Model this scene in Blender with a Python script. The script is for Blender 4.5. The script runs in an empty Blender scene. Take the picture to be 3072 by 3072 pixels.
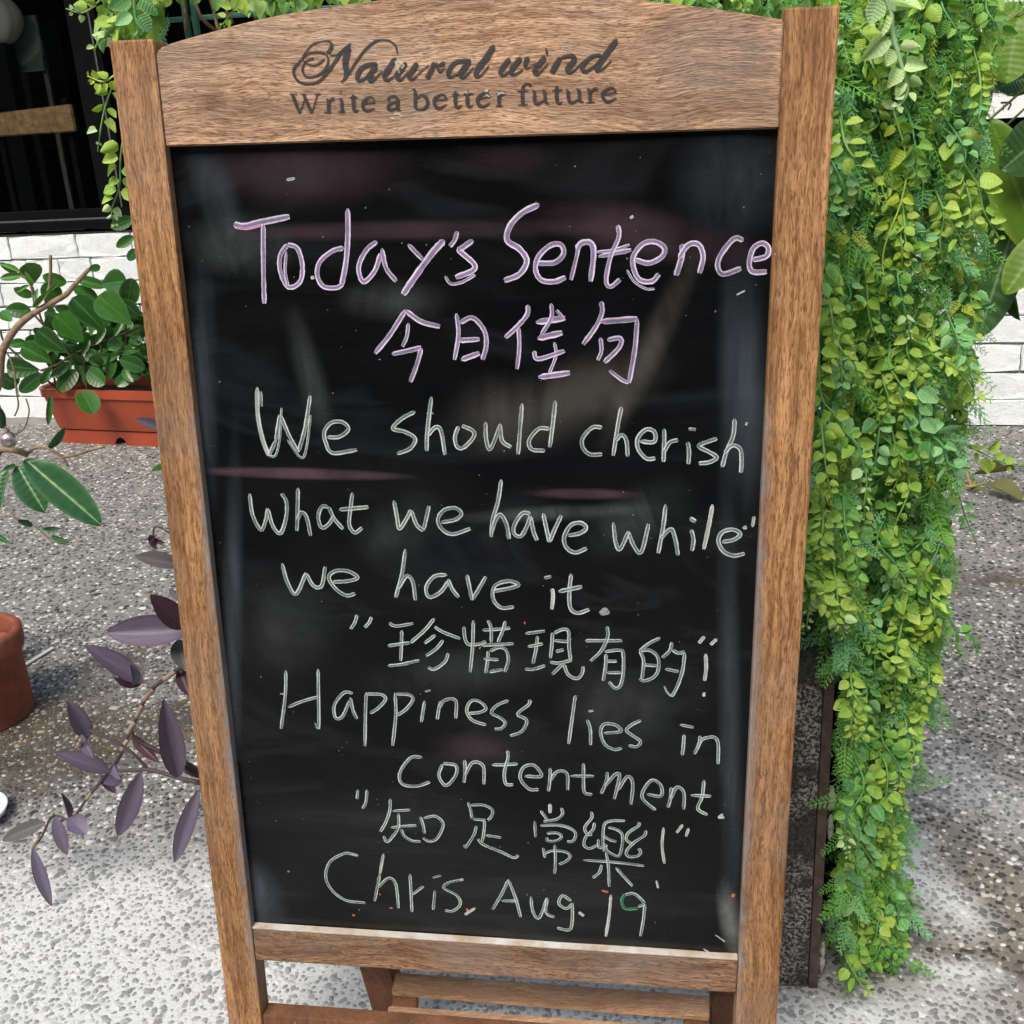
import bpy, bmesh, math, random
import numpy as np
from mathutils import Vector, Matrix, Quaternion
R = math.radians
scene = bpy.context.scene
C = scene.collection
random.seed(7); rng = np.random.default_rng(7)

# ------------------------------------------------------------------ camera
F = 3139.0                      # focal length in units of a 3072-wide frame
H = 0.86                        # eye height above the paving
M = Matrix(((0.99131067, -0.01073949, -0.13110231),
            (0.11942146, -0.34439289, 0.93119925),
            (-0.05515131, -0.93876419, -0.34011782)))   # camera (x right, y down, z ahead) -> world
CAM = Vector((0, 0, H))
cd = bpy.data.cameras.new('camera'); cam = bpy.data.objects.new('camera', cd); C.objects.link(cam)
cd.sensor_width = 36; cd.lens = F / 3072 * 36; cd.clip_start = 0.02; cd.clip_end = 200
rot = Matrix((M.col[0], -M.col[1], -M.col[2])).transposed()
cam.matrix_world = Matrix.Translation(CAM) @ rot.to_4x4()
scene.camera = cam
# ------------------------------------------------------------------ light
SUN_EL, SUN_AZ = R(50), R(200)          # high, behind the viewer and a little to the left
w = bpy.data.worlds.new('World'); scene.world = w; w.use_nodes = True
nt = w.node_tree; nt.nodes.clear()
sky = nt.nodes.new('ShaderNodeTexSky'); sky.sky_type = 'NISHITA'; sky.sun_disc = False
sky.sun_elevation = SUN_EL; sky.sun_rotation = SUN_AZ; sky.air_density = 1.3; sky.dust_density = 4.0; sky.ozone_density = 0.6
bg = nt.nodes.new('ShaderNodeBackground'); bg.inputs[1].default_value = 0.125
wo = nt.nodes.new('ShaderNodeOutputWorld')
nt.links.new(sky.outputs[0], bg.inputs[0]); nt.links.new(bg.outputs[0], wo.inputs[0])
sd = bpy.data.lights.new('sun', 'SUN'); sd.energy = 2.0; sd.angle = R(32); sd.color = (1, .965, .91)
sun = bpy.data.objects.new('sun', sd); C.objects.link(sun)
sdir = Vector((math.sin(SUN_AZ) * math.cos(SUN_EL), math.cos(SUN_AZ) * math.cos(SUN_EL), math.sin(SUN_EL)))
sun.rotation_euler = sdir.to_track_quat('Z', 'Y').to_euler()
scene.view_settings.view_transform = 'Standard'; scene.view_settings.look = 'None'
scene.view_settings.exposure = 0.68; scene.view_settings.gamma = 1
scene.view_settings.use_curve_mapping = False

# ------------------------------------------------------------------ survey helpers: a sight line meets a plane
def ray(x, y): return M @ Vector(((x - 1536) / F, (y - 1536) / F, 1))
def on_ground(x, y, z=0.0):
    r = ray(x, y); return CAM + r * ((z - H) / r.z)
def at(x, y, Y):
    r = ray(x, y); return CAM + r * (Y / r.y)

# ------------------------------------------------------------------ node helpers
class NT:
    def __init__(s, name):
        s.m = bpy.data.materials.new(name); s.m.use_nodes = True; s.t = s.m.node_tree
        s.b = s.t.nodes['Principled BSDF']; s.o = s.t.nodes['Material Output']
    def n(s, t, **k):
        a = s.t.nodes.new(t)
        for q, v in k.items(): setattr(a, q, v)
        return a
    def l(s, a, b): s.t.links.new(a, b)
    def set(s, sock, v):
        if hasattr(v, 'is_linked') or hasattr(v, 'links'): s.l(v, sock)
        else: sock.default_value = v
    def math(s, op, a, b=0.0, c=None, clamp=False):
        n = s.n('ShaderNodeMath', operation=op); n.use_clamp = clamp
        s.set(n.inputs[0], a); s.set(n.inputs[1], b)
        if c is not None: s.set(n.inputs[2], c)
        return n.outputs[0]
    def mix(s, f, a, b, mode='MIX'):
        n = s.n('ShaderNodeMix', data_type='RGBA', blend_type=mode); n.clamp_factor = True
        s.set(n.inputs[0], f)
        for i, v in ((6, a), (7, b)):
            if isinstance(v, tuple): v = v + (1,) if len(v) == 3 else v
            s.set(n.inputs[i], v)
        return n.outputs[2]
    def ramp(s, f, pts, interp='LINEAR'):
        n = s.n('ShaderNodeValToRGB'); n.color_ramp.interpolation = interp
        e = n.color_ramp.elements
        while len(e) < len(pts): e.new(.5)
        for q, (p, c) in zip(e, pts):
            q.position = p; q.color = (c, c, c, 1) if isinstance(c, (int, float)) else tuple(c) + (1,)
        s.set(n.inputs[0], f); return n.outputs[0]
    def noise(s, v, scale, detail=4, rough=.5, dist=0.0):
        n = s.n('ShaderNodeTexNoise'); n.inputs['Scale'].default_value = scale; n.inputs['Detail'].default_value = detail
        n.inputs['Roughness'].default_value = rough; n.inputs['Distortion'].default_value = dist
        if v is not None: s.l(v, n.inputs['Vector'])
        return n.outputs[0]
    def coord(s, k='Object'): return s.n('ShaderNodeTexCoord').outputs[k]
    def pos(s): return s.n('ShaderNodeNewGeometry').outputs['Position']
    def map(s, v, scale=(1, 1, 1), loc=(0, 0, 0), rot=(0, 0, 0)):
        n = s.n('ShaderNodeMapping'); s.l(v, n.inputs[0]); n.inputs['Scale'].default_value = scale
        n.inputs['Location'].default_value = loc; n.inputs['Rotation'].default_value = rot; return n.outputs[0]
    def bump(s, h, strength=.3, dist=.001):
        n = s.n('ShaderNodeBump'); n.inputs['Strength'].default_value = strength; n.inputs['Distance'].default_value = dist
        s.l(h, n.inputs['Height']); s.l(n.outputs[0], s.b.inputs['Normal']); return n
    def col(s, c): s.set(s.b.inputs['Base Color'], c + (1,) if isinstance(c, tuple) else c)
    def rough(s, r): s.set(s.b.inputs['Roughness'], r)

def wood(name, axis, light, mid, dark, swirl=0.0, grey=0.25, pore=1.0, spots=()):
    k = NT(name); v = k.coord()
    rnd = k.n('ShaderNodeObjectInfo').outputs['Random']
    off = k.n('ShaderNodeCombineXYZ'); k.l(k.math('MULTIPLY', rnd, 7.0), off.inputs[0]); k.l(k.math('MULTIPLY', rnd, 3.0), off.inputs[2])
    add = k.n('ShaderNodeVectorMath', operation='ADD'); k.l(v, add.inputs[0]); k.l(off.outputs[0], add.inputs[1]); v = add.outputs[0]
    if swirl:
        wn = k.n('ShaderNodeTexNoise'); wn.inputs['Scale'].default_value = 7; wn.inputs['Detail'].default_value = 2
        k.l(k.map(v, (1, 1, 1.6)), wn.inputs['Vector'])
        sub = k.n('ShaderNodeVectorMath', operation='SUBTRACT'); k.l(wn.outputs['Color'], sub.inputs[0]); sub.inputs[1].default_value = (.5, .5, .5)
        sc = k.n('ShaderNodeVectorMath', operation='SCALE'); k.l(sub.outputs[0], sc.inputs[0]); sc.inputs['Scale'].default_value = swirl
        ad = k.n('ShaderNodeVectorMath', operation='ADD'); k.l(v, ad.inputs[0]); k.l(sc.outputs[0], ad.inputs[1]); v = ad.outputs[0]
    def s3(l, c):
        q = [c, c, c]; q[axis] = l; return tuple(q)
    broad = k.noise(k.map(v, s3(2.2, 26)), 1, 4, .6, .4)
    grain = k.noise(k.map(v, s3(48, 430)), 1, 3, .7, .5)
    lines = k.noise(k.map(v, s3(7, 210)), 1, 4, .6, .3)
    fleck = k.noise(k.map(v, s3(150, 1000)), 1, 2, .5)
    f1 = k.ramp(k.math('MULTIPLY_ADD', lines, .45, k.math('MULTIPLY', grain, .55)), [(.40, 0), (.60, 1)])
    c = k.mix(f1, mid, light)
    c = k.mix(k.ramp(broad, [(.35, .55), (.6, 0)]), c, dark)
    c = k.mix(k.math('MULTIPLY', k.ramp(fleck, [(.37, 1), (.46, 0)]), .7 * pore), c, dark)
    gm = k.noise(v, 9, 3, .6)
    c = k.mix(k.math('MULTIPLY', k.ramp(gm, [(.48, 0), (.68, 1)]), grey), c, (.30, .265, .235))
    for sx, sz, rx, rz, scol, sst in spots:
        s0 = k.n('ShaderNodeVectorMath', operation='SUBTRACT'); k.l(k.coord(), s0.inputs[0]); s0.inputs[1].default_value = (sx, 0, sz)
        s1 = k.n('ShaderNodeVectorMath', operation='MULTIPLY'); k.l(s0.outputs[0], s1.inputs[0]); s1.inputs[1].default_value = (1 / rx, 0, 1 / rz)
        s2 = k.n('ShaderNodeVectorMath', operation='LENGTH'); k.l(s1.outputs[0], s2.inputs[0])
        sf = k.ramp(k.math('ADD', s2.outputs['Value'], k.math('MULTIPLY_ADD', gm, 2.0, -1.0)), [(.3, 1), (1, 0)])
        c = k.mix(k.math('MULTIPLY', k.math('MULTIPLY', sf, k.ramp(grain, [(.35, 1), (.65, .45)])), sst), c, scol)
    sp = k.noise(v, 420, 1, .5)
    c = k.mix(k.ramp(sp, [(.77, 0), (.8, .6)]), c, (.6, .52, .42))
    if axis == 2 and pore == 1.0:      # rubbed blue grey chalk along the inner edges
        s_ = k.n('ShaderNodeSeparateXYZ'); k.l(k.coord(), s_.inputs[0]); ax_ = k.math('ABSOLUTE', k.math('ADD', s_.outputs[0], .001))
        edge_ = k.ramp(k.math('MULTIPLY_ADD', k.noise(k.coord(), 60, 4, .6), .012, ax_), [(.2235, 1), (.2285, 0)])
        zz_ = k.ramp(s_.outputs[2], [(.10, 0), (.2, 1), (.62, 1), (.7, 0)])
        c = k.mix(k.math('MULTIPLY', k.math('MULTIPLY', edge_, zz_), k.ramp(k.noise(k.coord(), 28, 4, .6), [(.4, .25), (.6, .85)])), c, (.27, .27, .28))
    k.col(c); k.rough(k.math('MULTIPLY_ADD', grain, -.25, .78)); k.b.inputs['Specular IOR Level'].default_value = .3
    k.bump(k.math('ADD', k.math('ADD', grain, lines), k.math('MULTIPLY', fleck, .8)), .7, .0011)
    return k.m
WL, WM, WD = (.62, .335, .15), (.25, .112, .042), (.11, .048, .02)
wood_post = wood('post_wood', 2, WL, WM, WD, .01, .25)
wood_rail = wood('rail_wood', 0, (.72, .46, .295), (.33, .185, .10), (.15, .083, .05), .03, .45, 1.0, [(.17, .905, .05, .03, (.20, .17, .155), .7), (.195, .875, .03, .03, (.24, .17, .12), .5), (-.178, .888, .012, .012, (.10, .055, .035), .8), (-.10, .885, .07, .02, (.22, .155, .11), .5), (.075, .868, .02, .03, (.42, .27, .17), .5)])
wood_low = wood('low_rail_wood', 0, (.50, .29, .155), (.20, .10, .058), (.08, .04, .028), .05, .35, 1.2)
wood_dark = wood('dark_wood', 2, (.28, .125, .06), (.19, .082, .038), (.07, .03, .016), .01, .05, .4)
wood_slat = wood('slat_wood', 0, (.74, .47, .29), (.46, .26, .145), (.22, .115, .06), .06, .15, .8)
def plain(name, c, r=.6, spec=.4, metal=0.0, nscale=0, namp=.3, bump=0, c2=None):
    k = NT(name); k.rough(r); k.b.inputs['Specular IOR Level'].default_value = spec; k.b.inputs['Metallic'].default_value = metal
    if nscale:
        n = k.noise(k.coord(), nscale, 5, .6)
        k.col(k.mix(k.ramp(n, [(.35, 0), (.65, 1)]), c, c2 or tuple(x * (1 - namp) for x in c)))
        if bump: k.bump(n, bump, .002)
    else: k.col(c)
    return k.m

# ------------------------------------------------------------------ object helpers
def finish(bm, name, mat, parent=None, smooth=False):
    me = bpy.data.meshes.new(name); bm.normal_update(); bm.to_mesh(me); bm.free()
    return mobj(me, name, mat, parent, smooth)
def mobj(me, name, mat, parent=None, smooth=False):
    if mat is not None: me.materials.append(mat)
    if smooth: me.polygons.foreach_set('use_smooth', [True] * len(me.polygons))
    o = bpy.data.objects.new(name, me); C.objects.link(o)
    if parent: o.parent = parent
    return o
def raw(name, vs, fs, mat, parent=None, smooth=False):
    me = bpy.data.meshes.new(name); me.from_pydata([tuple(v) for v in vs], [], fs); me.update()
    return mobj(me, name, mat, parent, smooth)
def tag(o, label=None, cat=None, group=None, kind=None):
    for a, b in (('label', label), ('category', cat), ('group', group), ('kind', kind)):
        if b: o[a] = b
    return o
def empty(name, loc=(0, 0, 0), label=None, cat=None, group=None):
    o = bpy.data.objects.new(name, None); C.objects.link(o); o.location = loc; o.empty_display_size = .05
    return tag(o, label, cat, group)
def box_bm(lo, hi, bev=.0015, seg=2):
    bm = bmesh.new(); bmesh.ops.create_cube(bm, size=1)
    for v in bm.verts:
        v.co = Vector([(lo[i] + hi[i]) / 2 + v.co[i] * (hi[i] - lo[i]) for i in range(3)])
    if bev: bmesh.ops.bevel(bm, geom=bm.edges[:], offset=bev, segments=seg, profile=.6, affect='EDGES')
    return bm
def box(name, lo, hi, mat, parent=None, bev=.0015): return finish(box_bm(lo, hi, bev), name, mat, parent)
def prism(name, pts, y0, y1, mat, parent=None, bev=.0015):
    """polygon in x,z extruded from y0 to y1"""
    bm = bmesh.new(); a = [bm.verts.new((x, y0, z)) for x, z in pts]
    f = bm.faces.new(a); r = bmesh.ops.extrude_face_region(bm, geom=[f])
    for v in r['geom']:
        if isinstance(v, bmesh.types.BMVert): v.co.y = y1
    bmesh.ops.recalc_face_normals(bm, faces=bm.faces)
    if bev: bmesh.ops.bevel(bm, geom=[e for e in bm.edges], offset=bev, segments=2, affect='EDGES')
    return finish(bm, name, mat, parent)
def crom(pts, n=6):
    p = [np.array(q, float) for q in pts]
    if len(p) < 3: return [p[0] + (p[-1] - p[0]) * t for t in np.linspace(0, 1, n + 1)]
    p = [2 * p[0] - p[1]] + p + [2 * p[-1] - p[-2]]; out = []
    for i in range(1, len(p) - 2):
        for t in np.arange(n) / n:
            a, b, c, d = p[i - 1:i + 3]
            out.append(.5 * (2 * b + (c - a) * t + (2 * a - 5 * b + 4 * c - d) * t * t + (3 * b - a - 3 * c + d) * t ** 3))
    out.append(p[-2]); return out
def tube_data(pts, rad, sides=6, sm=4):
    pts = crom([tuple(p) for p in pts], sm) if sm else [np.array(p, float) for p in pts]
    n = len(pts); vs, fs = [], []
    rr = [rad] * n if not hasattr(rad, '__len__') else list(np.interp(np.linspace(0, 1, n), np.linspace(0, 1, len(rad)), rad))
    ref = np.array((.31, .52, .79))
    for i in range(n):
        t = pts[min(i + 1, n - 1)] - pts[max(i - 1, 0)]; t = t / (np.linalg.norm(t) + 1e-12)
        a = np.cross(t, ref); a /= np.linalg.norm(a) + 1e-12; b = np.cross(t, a)
        for k in range(sides):
            q = 2 * math.pi * k / sides; vs.append(pts[i] + (a * math.cos(q) + b * math.sin(q)) * rr[i])
    for i in range(n - 1):
        for k in range(sides):
            k2 = (k + 1) % sides; fs.append((i * sides + k, i * sides + k2, (i + 1) * sides + k2, (i + 1) * sides + k))
    fs.append(tuple(range(sides))[::-1]); fs.append(tuple((n - 1) * sides + k for k in range(sides)))
    return vs, fs
def tube(name, pts, rad, mat, parent=None, sides=6, sm=4):
    vs, fs = tube_data(pts, rad, sides, sm); return raw(name, vs, fs, mat, parent, True)
def join(parts):
    V, Fa = [], []
    for vs, fs in parts:
        o = len(V); V += list(vs); Fa += [tuple(i + o for i in f) for f in fs]
    return V, Fa
def lathe(name, prof, mat, parent=None, seg=40, smooth=True):
    vs, fs = [], []
    for r_, z in prof:
        for k in range(seg): vs.append((r_ * math.cos(2 * math.pi * k / seg), r_ * math.sin(2 * math.pi * k / seg), z))
    for i in range(len(prof) - 1):
        for k in range(seg):
            k2 = (k + 1) % seg; fs.append((i * seg + k, i * seg + k2, (i + 1) * seg + k2, (i + 1) * seg + k))
    return raw(name, vs, fs, mat, parent, smooth)
# ------------------------------------------------------------------ paving
def ground_masks(k):
    """lime bloom, with front glare painted in as white, and damp stain, where they lie on the paving"""
    p = k.pos()
    wn = k.n('ShaderNodeTexNoise'); wn.inputs['Scale'].default_value = 5; wn.inputs['Detail'].default_value = 5; k.l(p, wn.inputs['Vector'])
    sub = k.n('ShaderNodeVectorMath', operation='MULTIPLY_ADD'); k.l(wn.outputs['Color'], sub.inputs[0])
    sub.inputs[1].default_value = (.34, .34, 0); sub.inputs[2].default_value = (-.17, -.17, 0)
    ad = k.n('ShaderNodeVectorMath', operation='ADD'); k.l(p, ad.inputs[0]); k.l(sub.outputs[0], ad.inputs[1]); q = ad.outputs[0]
    def blob(c, r, inner=.35):
        s = k.n('ShaderNodeVectorMath', operation='SUBTRACT'); k.l(q, s.inputs[0]); s.inputs[1].default_value = (c[0], c[1], 0)
        m = k.n('ShaderNodeVectorMath', operation='MULTIPLY'); k.l(s.outputs[0], m.inputs[0]); m.inputs[1].default_value = (1 / r[0], 1 / r[1], 0)
        ln = k.n('ShaderNodeVectorMath', operation='LENGTH'); k.l(m.outputs[0], ln.inputs[0])
        return k.ramp(ln.outputs['Value'], [(inner, 1), (1, 0)])
    def mx(l):
        r = l[0]
        for x in l[1:]: r = k.math('MAXIMUM', r, x)
        return r
    lime = mx([blob((-.62, .78), (.66, .40), .38), blob((-.1, .76), (.6, .25), .45), blob((.17, .86), (.24, .07), .4), blob((.30, 1.06), (.085, .10), .2), k.math('MULTIPLY', blob((.44, 1.27), (.16, .13), .1), .45), blob((.33, .90), (.10, .05), .1)])  # lime patches; wide front blobs also paint in the bright light there
    damp = mx([blob((-.96, 1.33), (.36, .17), .5), blob((-.77, 1.38), (.17, .15), .5), blob((-.95, 1.56), (.12, .08), .1), k.math('MULTIPLY', blob((.42, .93), (.09, .06), .1), .6), blob((.66, 1.95), (.16, .10), .1)])
    return lime, damp, q
k = NT('cement'); lime, damp, q = ground_masks(k); p = k.pos()
s_ = k.n('ShaderNodeVectorMath', operation='SUBTRACT'); k.l(q, s_.inputs[0]); s_.inputs[1].default_value = (.44, .99, 0)
l_ = k.n('ShaderNodeVectorMath', operation='LENGTH'); k.l(s_.outputs[0], l_.inputs[0]); tan_ = k.ramp(l_.outputs['Value'], [(.12, .8), (.26, 0)])
fine = k.noise(p, 260, 3, .6); med = k.noise(p, 18, 5, .6)
c = k.mix(k.ramp(med, [(.3, 0), (.7, 1)]), (.17, .167, .156), (.255, .25, .235))
c = k.mix(tan_, c, (.235, .20, .15))
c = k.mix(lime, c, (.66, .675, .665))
c = k.mix(k.math('MULTIPLY', damp, k.ramp(med, [(.3, 1), (.7, .7)])), c, (.05, .04, .026))
gold = k.noise(p, 24, 3, .6)
c = k.mix(k.math('MULTIPLY', damp, k.ramp(gold, [(.56, 0), (.66, .7)])), c, (.19, .115, .03))
c = k.mix(k.ramp(fine, [(.3, .35), (.5, 0)]), c, (.06, .058, .052))
k.col(c); k.rough(k.math('MULTIPLY_ADD', damp, -.25, .88)); k.bump(fine, .6, .0015)
cement = k.m
k = NT('pebble'); lime, damp, q = ground_masks(k)
isl = k.n('ShaderNodeNewGeometry').outputs['Random Per Island']; p = k.pos()
c = k.ramp(isl, [(0, (.018, .019, .020)), (.22, (.045, .046, .045)), (.40, (.10, .10, .098)), (.56, (.17, .17, .163)), (.66, (.33, .32, .29)), (.80, (.56, .545, .50)), (.93, (.72, .71, .67))], 'CONSTANT')
n = k.noise(p, 500, 3, .6); c = k.mix(k.ramp(n, [(.35, .35), (.6, 0)]), c, (.12, .115, .105))
n2 = k.noise(p, 70, 3, .6)
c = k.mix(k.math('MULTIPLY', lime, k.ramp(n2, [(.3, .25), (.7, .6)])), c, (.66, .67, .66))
c = k.mix(k.math('MULTIPLY', damp, .45), c, (.10, .08, .05))
k.col(c); k.rough(k.math('MULTIPLY_ADD', damp, -.3, .7))
pebble = k.m
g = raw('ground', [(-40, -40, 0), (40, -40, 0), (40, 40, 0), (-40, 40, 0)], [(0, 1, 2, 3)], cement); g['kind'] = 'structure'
def pebbles():
    P = []
    def patch(x0, x1, y0, y1, s, r0, keep):
        xs = np.arange(x0, x1, s); ys = np.arange(y0, y1, s * .87)
        gx, gy = np.meshgrid(xs, ys); gx = gx + (np.arange(len(ys)) % 2)[:, None] * s / 2
        gx = gx + rng.normal(0, s * .24, gx.shape); gy = gy + rng.normal(0, s * .24, gx.shape)
        m = rng.random(gx.shape) < keep
        q_ = np.stack([gx, gy, gx * 0 - H], -1) @ np.array(M); u_ = 1536 + F * q_[..., 0] / np.maximum(q_[..., 2], .05); m &= (u_ > -450) & (u_ < 3500)
        rr = r0 * np.exp(rng.normal(0, .28, gx.shape))
        P.append(np.stack([gx[m], gy[m], rr[m]], 1))
    patch(-1.5, 1.35, .5, 1.75, .0080, .0033, .93)
    patch(-2.8, 2.0, 1.75, 3.3, .0118, .0040, .88)
    P = np.concatenate(P); n = len(P); K = 6
    ang = np.linspace(0, 2 * np.pi, K, endpoint=False)[None] + rng.random((n, 1)) * 6.3
    rad = P[:, 2:3] * (1 + rng.normal(0, .15, (n, K)))
    asp = 1 + rng.random((n, 1)) * .6; ori = rng.random((n, 1)) * 6.3
    lx, ly = rad * np.cos(ang) * asp ** .5, rad * np.sin(ang) / asp ** .5
    wx = lx * np.cos(ori) - ly * np.sin(ori); wy = lx * np.sin(ori) + ly * np.cos(ori)
    h = (.0006 + .0012 * rng.random((n, 1))) * np.ones((1, K))
    outer = np.stack([P[:, :1] + wx, P[:, 1:2] + wy, -np.ones((n, K)) * .0004], 2)
    inner = np.stack([P[:, :1] + wx * .62, P[:, 1:2] + wy * .62, h * .8], 2)
    V = np.concatenate([outer, inner], 1).reshape(-1, 3)
    b = (np.arange(n) * 2 * K)[:, None]; i = np.arange(K)[None]; j = (i + 1) % K
    q1 = np.stack([b + i, b + j, b + K + j, b + K + i], 2).reshape(-1, 4)
    top = (b + K + i)
    loops = np.concatenate([q1.ravel(), top.ravel()])
    sizes = np.concatenate([np.full(len(q1), 4), np.full(n, K)])
    starts = np.concatenate([[0], np.cumsum(sizes)[:-1]])
    me = bpy.data.meshes.new('pebbles'); me.vertices.add(len(V)); me.vertices.foreach_set('co', V.ravel())
    me.loops.add(len(loops)); me.loops.foreach_set('vertex_index', loops.astype(np.int32))
    me.polygons.add(len(sizes)); me.polygons.foreach_set('loop_start', starts.astype(np.int32))
    me.polygons.foreach_set('use_smooth', np.ones(len(sizes), bool)); me.update(calc_edges=True)
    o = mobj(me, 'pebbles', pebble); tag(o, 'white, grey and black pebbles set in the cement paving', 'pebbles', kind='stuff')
    print('pebbles', n)
pebbles()

# ------------------------------------------------------------------ shop wall of white brick
WA = Vector((-2.3155, 3.4017, 0)); WD_ = Vector((math.cos(R(-6.54)), math.sin(R(-6.54)), 0)); WN = Vector((-WD_.y, WD_.x, 0))
WROT = Matrix((WD_, WN, Vector((0, 0, 1)))).transposed().to_4x4()
def wall_root(name, label, cat, s=0, dn=0, z=0):
    o = empty(name, (0, 0, 0), label, cat); o.matrix_world = Matrix.Translation(WA + WD_ * s + WN * dn + Vector((0, 0, z))) @ WROT; return o
def wall_px(x, y, dn=0.0):
    r = ray(x, y); kk = ((WA + WN * dn - CAM) @ WN) / (r @ WN); q = CAM + r * kk - WA
    return q @ WD_, q.z
k = NT('white_brick'); v = k.coord(); inf = k.n('ShaderNodeObjectInfo').outputs['Random']
n = k.noise(k.pos(), 60, 5, .6); n2 = k.noise(k.pos(), 9, 3, .5); n3 = k.noise(k.pos(), 260, 3, .6)
c = k.mix(k.ramp(n, [(.4, 0), (.7, .5)]), (.80, .85, .85), (.66, .69, .69))
c = k.mix(k.ramp(n2, [(.45, 0), (.7, .25)]), c, (.46, .47, .45))
c = k.mix(k.ramp(n3, [(.25, .55), (.36, 0)]), c, (.2, .19, .17))
c = k.mix(k.math('MULTIPLY', inf, .12), c, (.55, .57, .56))
k.col(c); k.rough(.7); k.bump(k.math('ADD', n3, k.math('MULTIPLY', n, 2)), .5, .003); brickm = k.m
mortar = plain('mortar', (.42, .42, .4), .9, .2, nscale=90, namp=.5, bump=.3)
bw = wall_root('brick_wall', 'low white painted brick wall under the shop window', 'wall')
box('mortar_bed', (-1.6, .012, -.01), (5.4, .16, .632), mortar, bw, 0)
brick_meshes = []
for ln in (.125, .205, .258):
    for _ in range(4):
        bm = box_bm((0, 0, 0), (ln - .004, .03, .0722), .003, 2)
        bmesh.ops.subdivide_edges(bm, edges=[e for e in bm.edges if e.calc_length() > .03], cuts=2)
        for vv in bm.verts: vv.co += Vector((random.gauss(0, .0011), random.gauss(0, .0016), random.gauss(0, .0011)))
        me = bpy.data.meshes.new('brick'); bm.to_mesh(me); bm.free(); me.materials.append(brickm); brick_meshes.append((ln, me))
for row in range(8):
    z = .0035 + row * .0785; s = -1.5 + random.random() * .2
    first = {1: None}
    while s < 5.3:
        ln, me = brick_meshes[random.choice([0, 1, 4, 5, 8, 9, 10, 11, 8, 9, 10, 11])]
        if -1.1 < s < 4.9 or True:
            o = bpy.data.objects.new('brick', me); C.objects.link(o); o.parent = bw
            o.location = (s, random.gauss(-.001, .0022), z + random.gauss(0, .0009)); o.rotation_euler = (random.gauss(0, .008), random.gauss(0, .004), random.gauss(0, .006))
        s += ln
# ------------------------------------------------------------------ shop window and the dark room behind it
blackm = plain('black_paint', (.004, .004, .0045), .65, .08, nscale=30, namp=.5)
greybar = plain('worn_aluminium', (.13, .13, .125), .5, .5, .3, nscale=60, namp=.4)
k = NT('window_glass'); k.t.nodes.remove(k.b)
gl = k.n('ShaderNodeBsdfGlossy'); gl.inputs['Roughness'].default_value = .02; gl.inputs['Color'].default_value = (.9, .95, 1, 1)
tr = k.n('ShaderNodeBsdfTransparent'); tr.inputs['Color'].default_value = (.84, .86, .84, 1)
fr = k.n('ShaderNodeFresnel'); fr.inputs['IOR'].default_value = 1.45; ms = k.n('ShaderNodeMixShader')
bf = k.n('ShaderNodeNewGeometry'); k.l(k.math('MULTIPLY', fr.outputs[0], k.math('SUBTRACT', 1.0, bf.outputs['Backfacing'])), ms.inputs[0]); k.l(tr.outputs[0], ms.inputs[1]); k.l(gl.outputs[0], ms.inputs[2]); k.l(ms.outputs[0], k.o.inputs[0]); glass = k.m
win = wall_root('shop_window', 'wide black framed shop window above the white brick wall', 'window', 0, 0, .642)
box('sill', (-1.6, -.012, 0), (5.4, .1, .028), blackm, win, .002)
box('sill_trim', (-1.6, -.004, .0285), (5.4, .05, .034), greybar, win, .001)
box('bottom_rail', (-1.6, .004, .0345), (5.4, .05, .062), blackm, win, .002)
for s0, s1 in ((.56, .66), (1.75, 1.83), (2.9, 2.97), (4.3, 4.38)):
    box('mullion', (s0, .006, .0625), (s1, .055, 1.9), blackm, win, .003)
    box('mullion_trim', (s1 - .022, .001, .0625), (s1 - .016, .0055, 1.9), greybar, win, .0005)
box('top_rail', (-1.6, .004, 1.905), (5.4, .05, 2.0), blackm, win, .002)
for s0, s1 in ((-1.6, .56), (.66, 1.75), (1.83, 2.9), (2.97, 4.3), (4.38, 5.4)):
    box('pane', (s0, .027, .0625), (s1, .033, 1.9045), glass, win, 0)
room = wall_root('room_shell', None, None, 0, 0, 0); room['kind'] = 'structure'
darkw = plain('dark_room_paint', (.010, .009, .007), .8, .3, nscale=6, namp=.6)
box('room_wall', (-1.6, 2.4, 0), (5.4, 2.45, 2.7), darkw, room, 0)
box('room_side', (-1.65, .1, 0), (-1.6, 2.4, 2.7), darkw, room, 0); box('room_side', (5.4, .1, 0), (5.45, 2.4, 2.7), darkw, room, 0)
box('room_floor', (-1.6, .17, -.03), (5.4, 2.4, .002), darkw, room, 0); box('room_ceiling', (-1.6, .1, 2.7), (5.4, 2.45, 2.75), darkw, room, 0)
fas = wall_root('shop_fascia', 'dark fascia band over the shop window', 'fascia', 0, 0, 2.645)
box('fascia_board', (-1.6, -.02, 0), (5.4, .1, .5), blackm, fas, .003)
aw = wall_root('shade_awning', 'unseen flat grey awning shading the shop front', 'awning', 0, 0, 2.62)  # out of view, put in and sized to shade the back paving
awm = plain('awning_sheet', (.32, .32, .31), .7, .3, nscale=5, namp=.3)
box('sheet', (-2.2, -.95, .0), (6.0, -.022, .025), awm, aw, .003)
box('valance', (-2.2, -.975, -.12), (6.0, -.952, .025), awm, aw, .003)
for s0 in (-1.9, .5, 3.0, 5.6): box('bracket', (s0, -.9, -.04), (s0 + .03, -.022, -.002), blackm, aw, .002)
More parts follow.
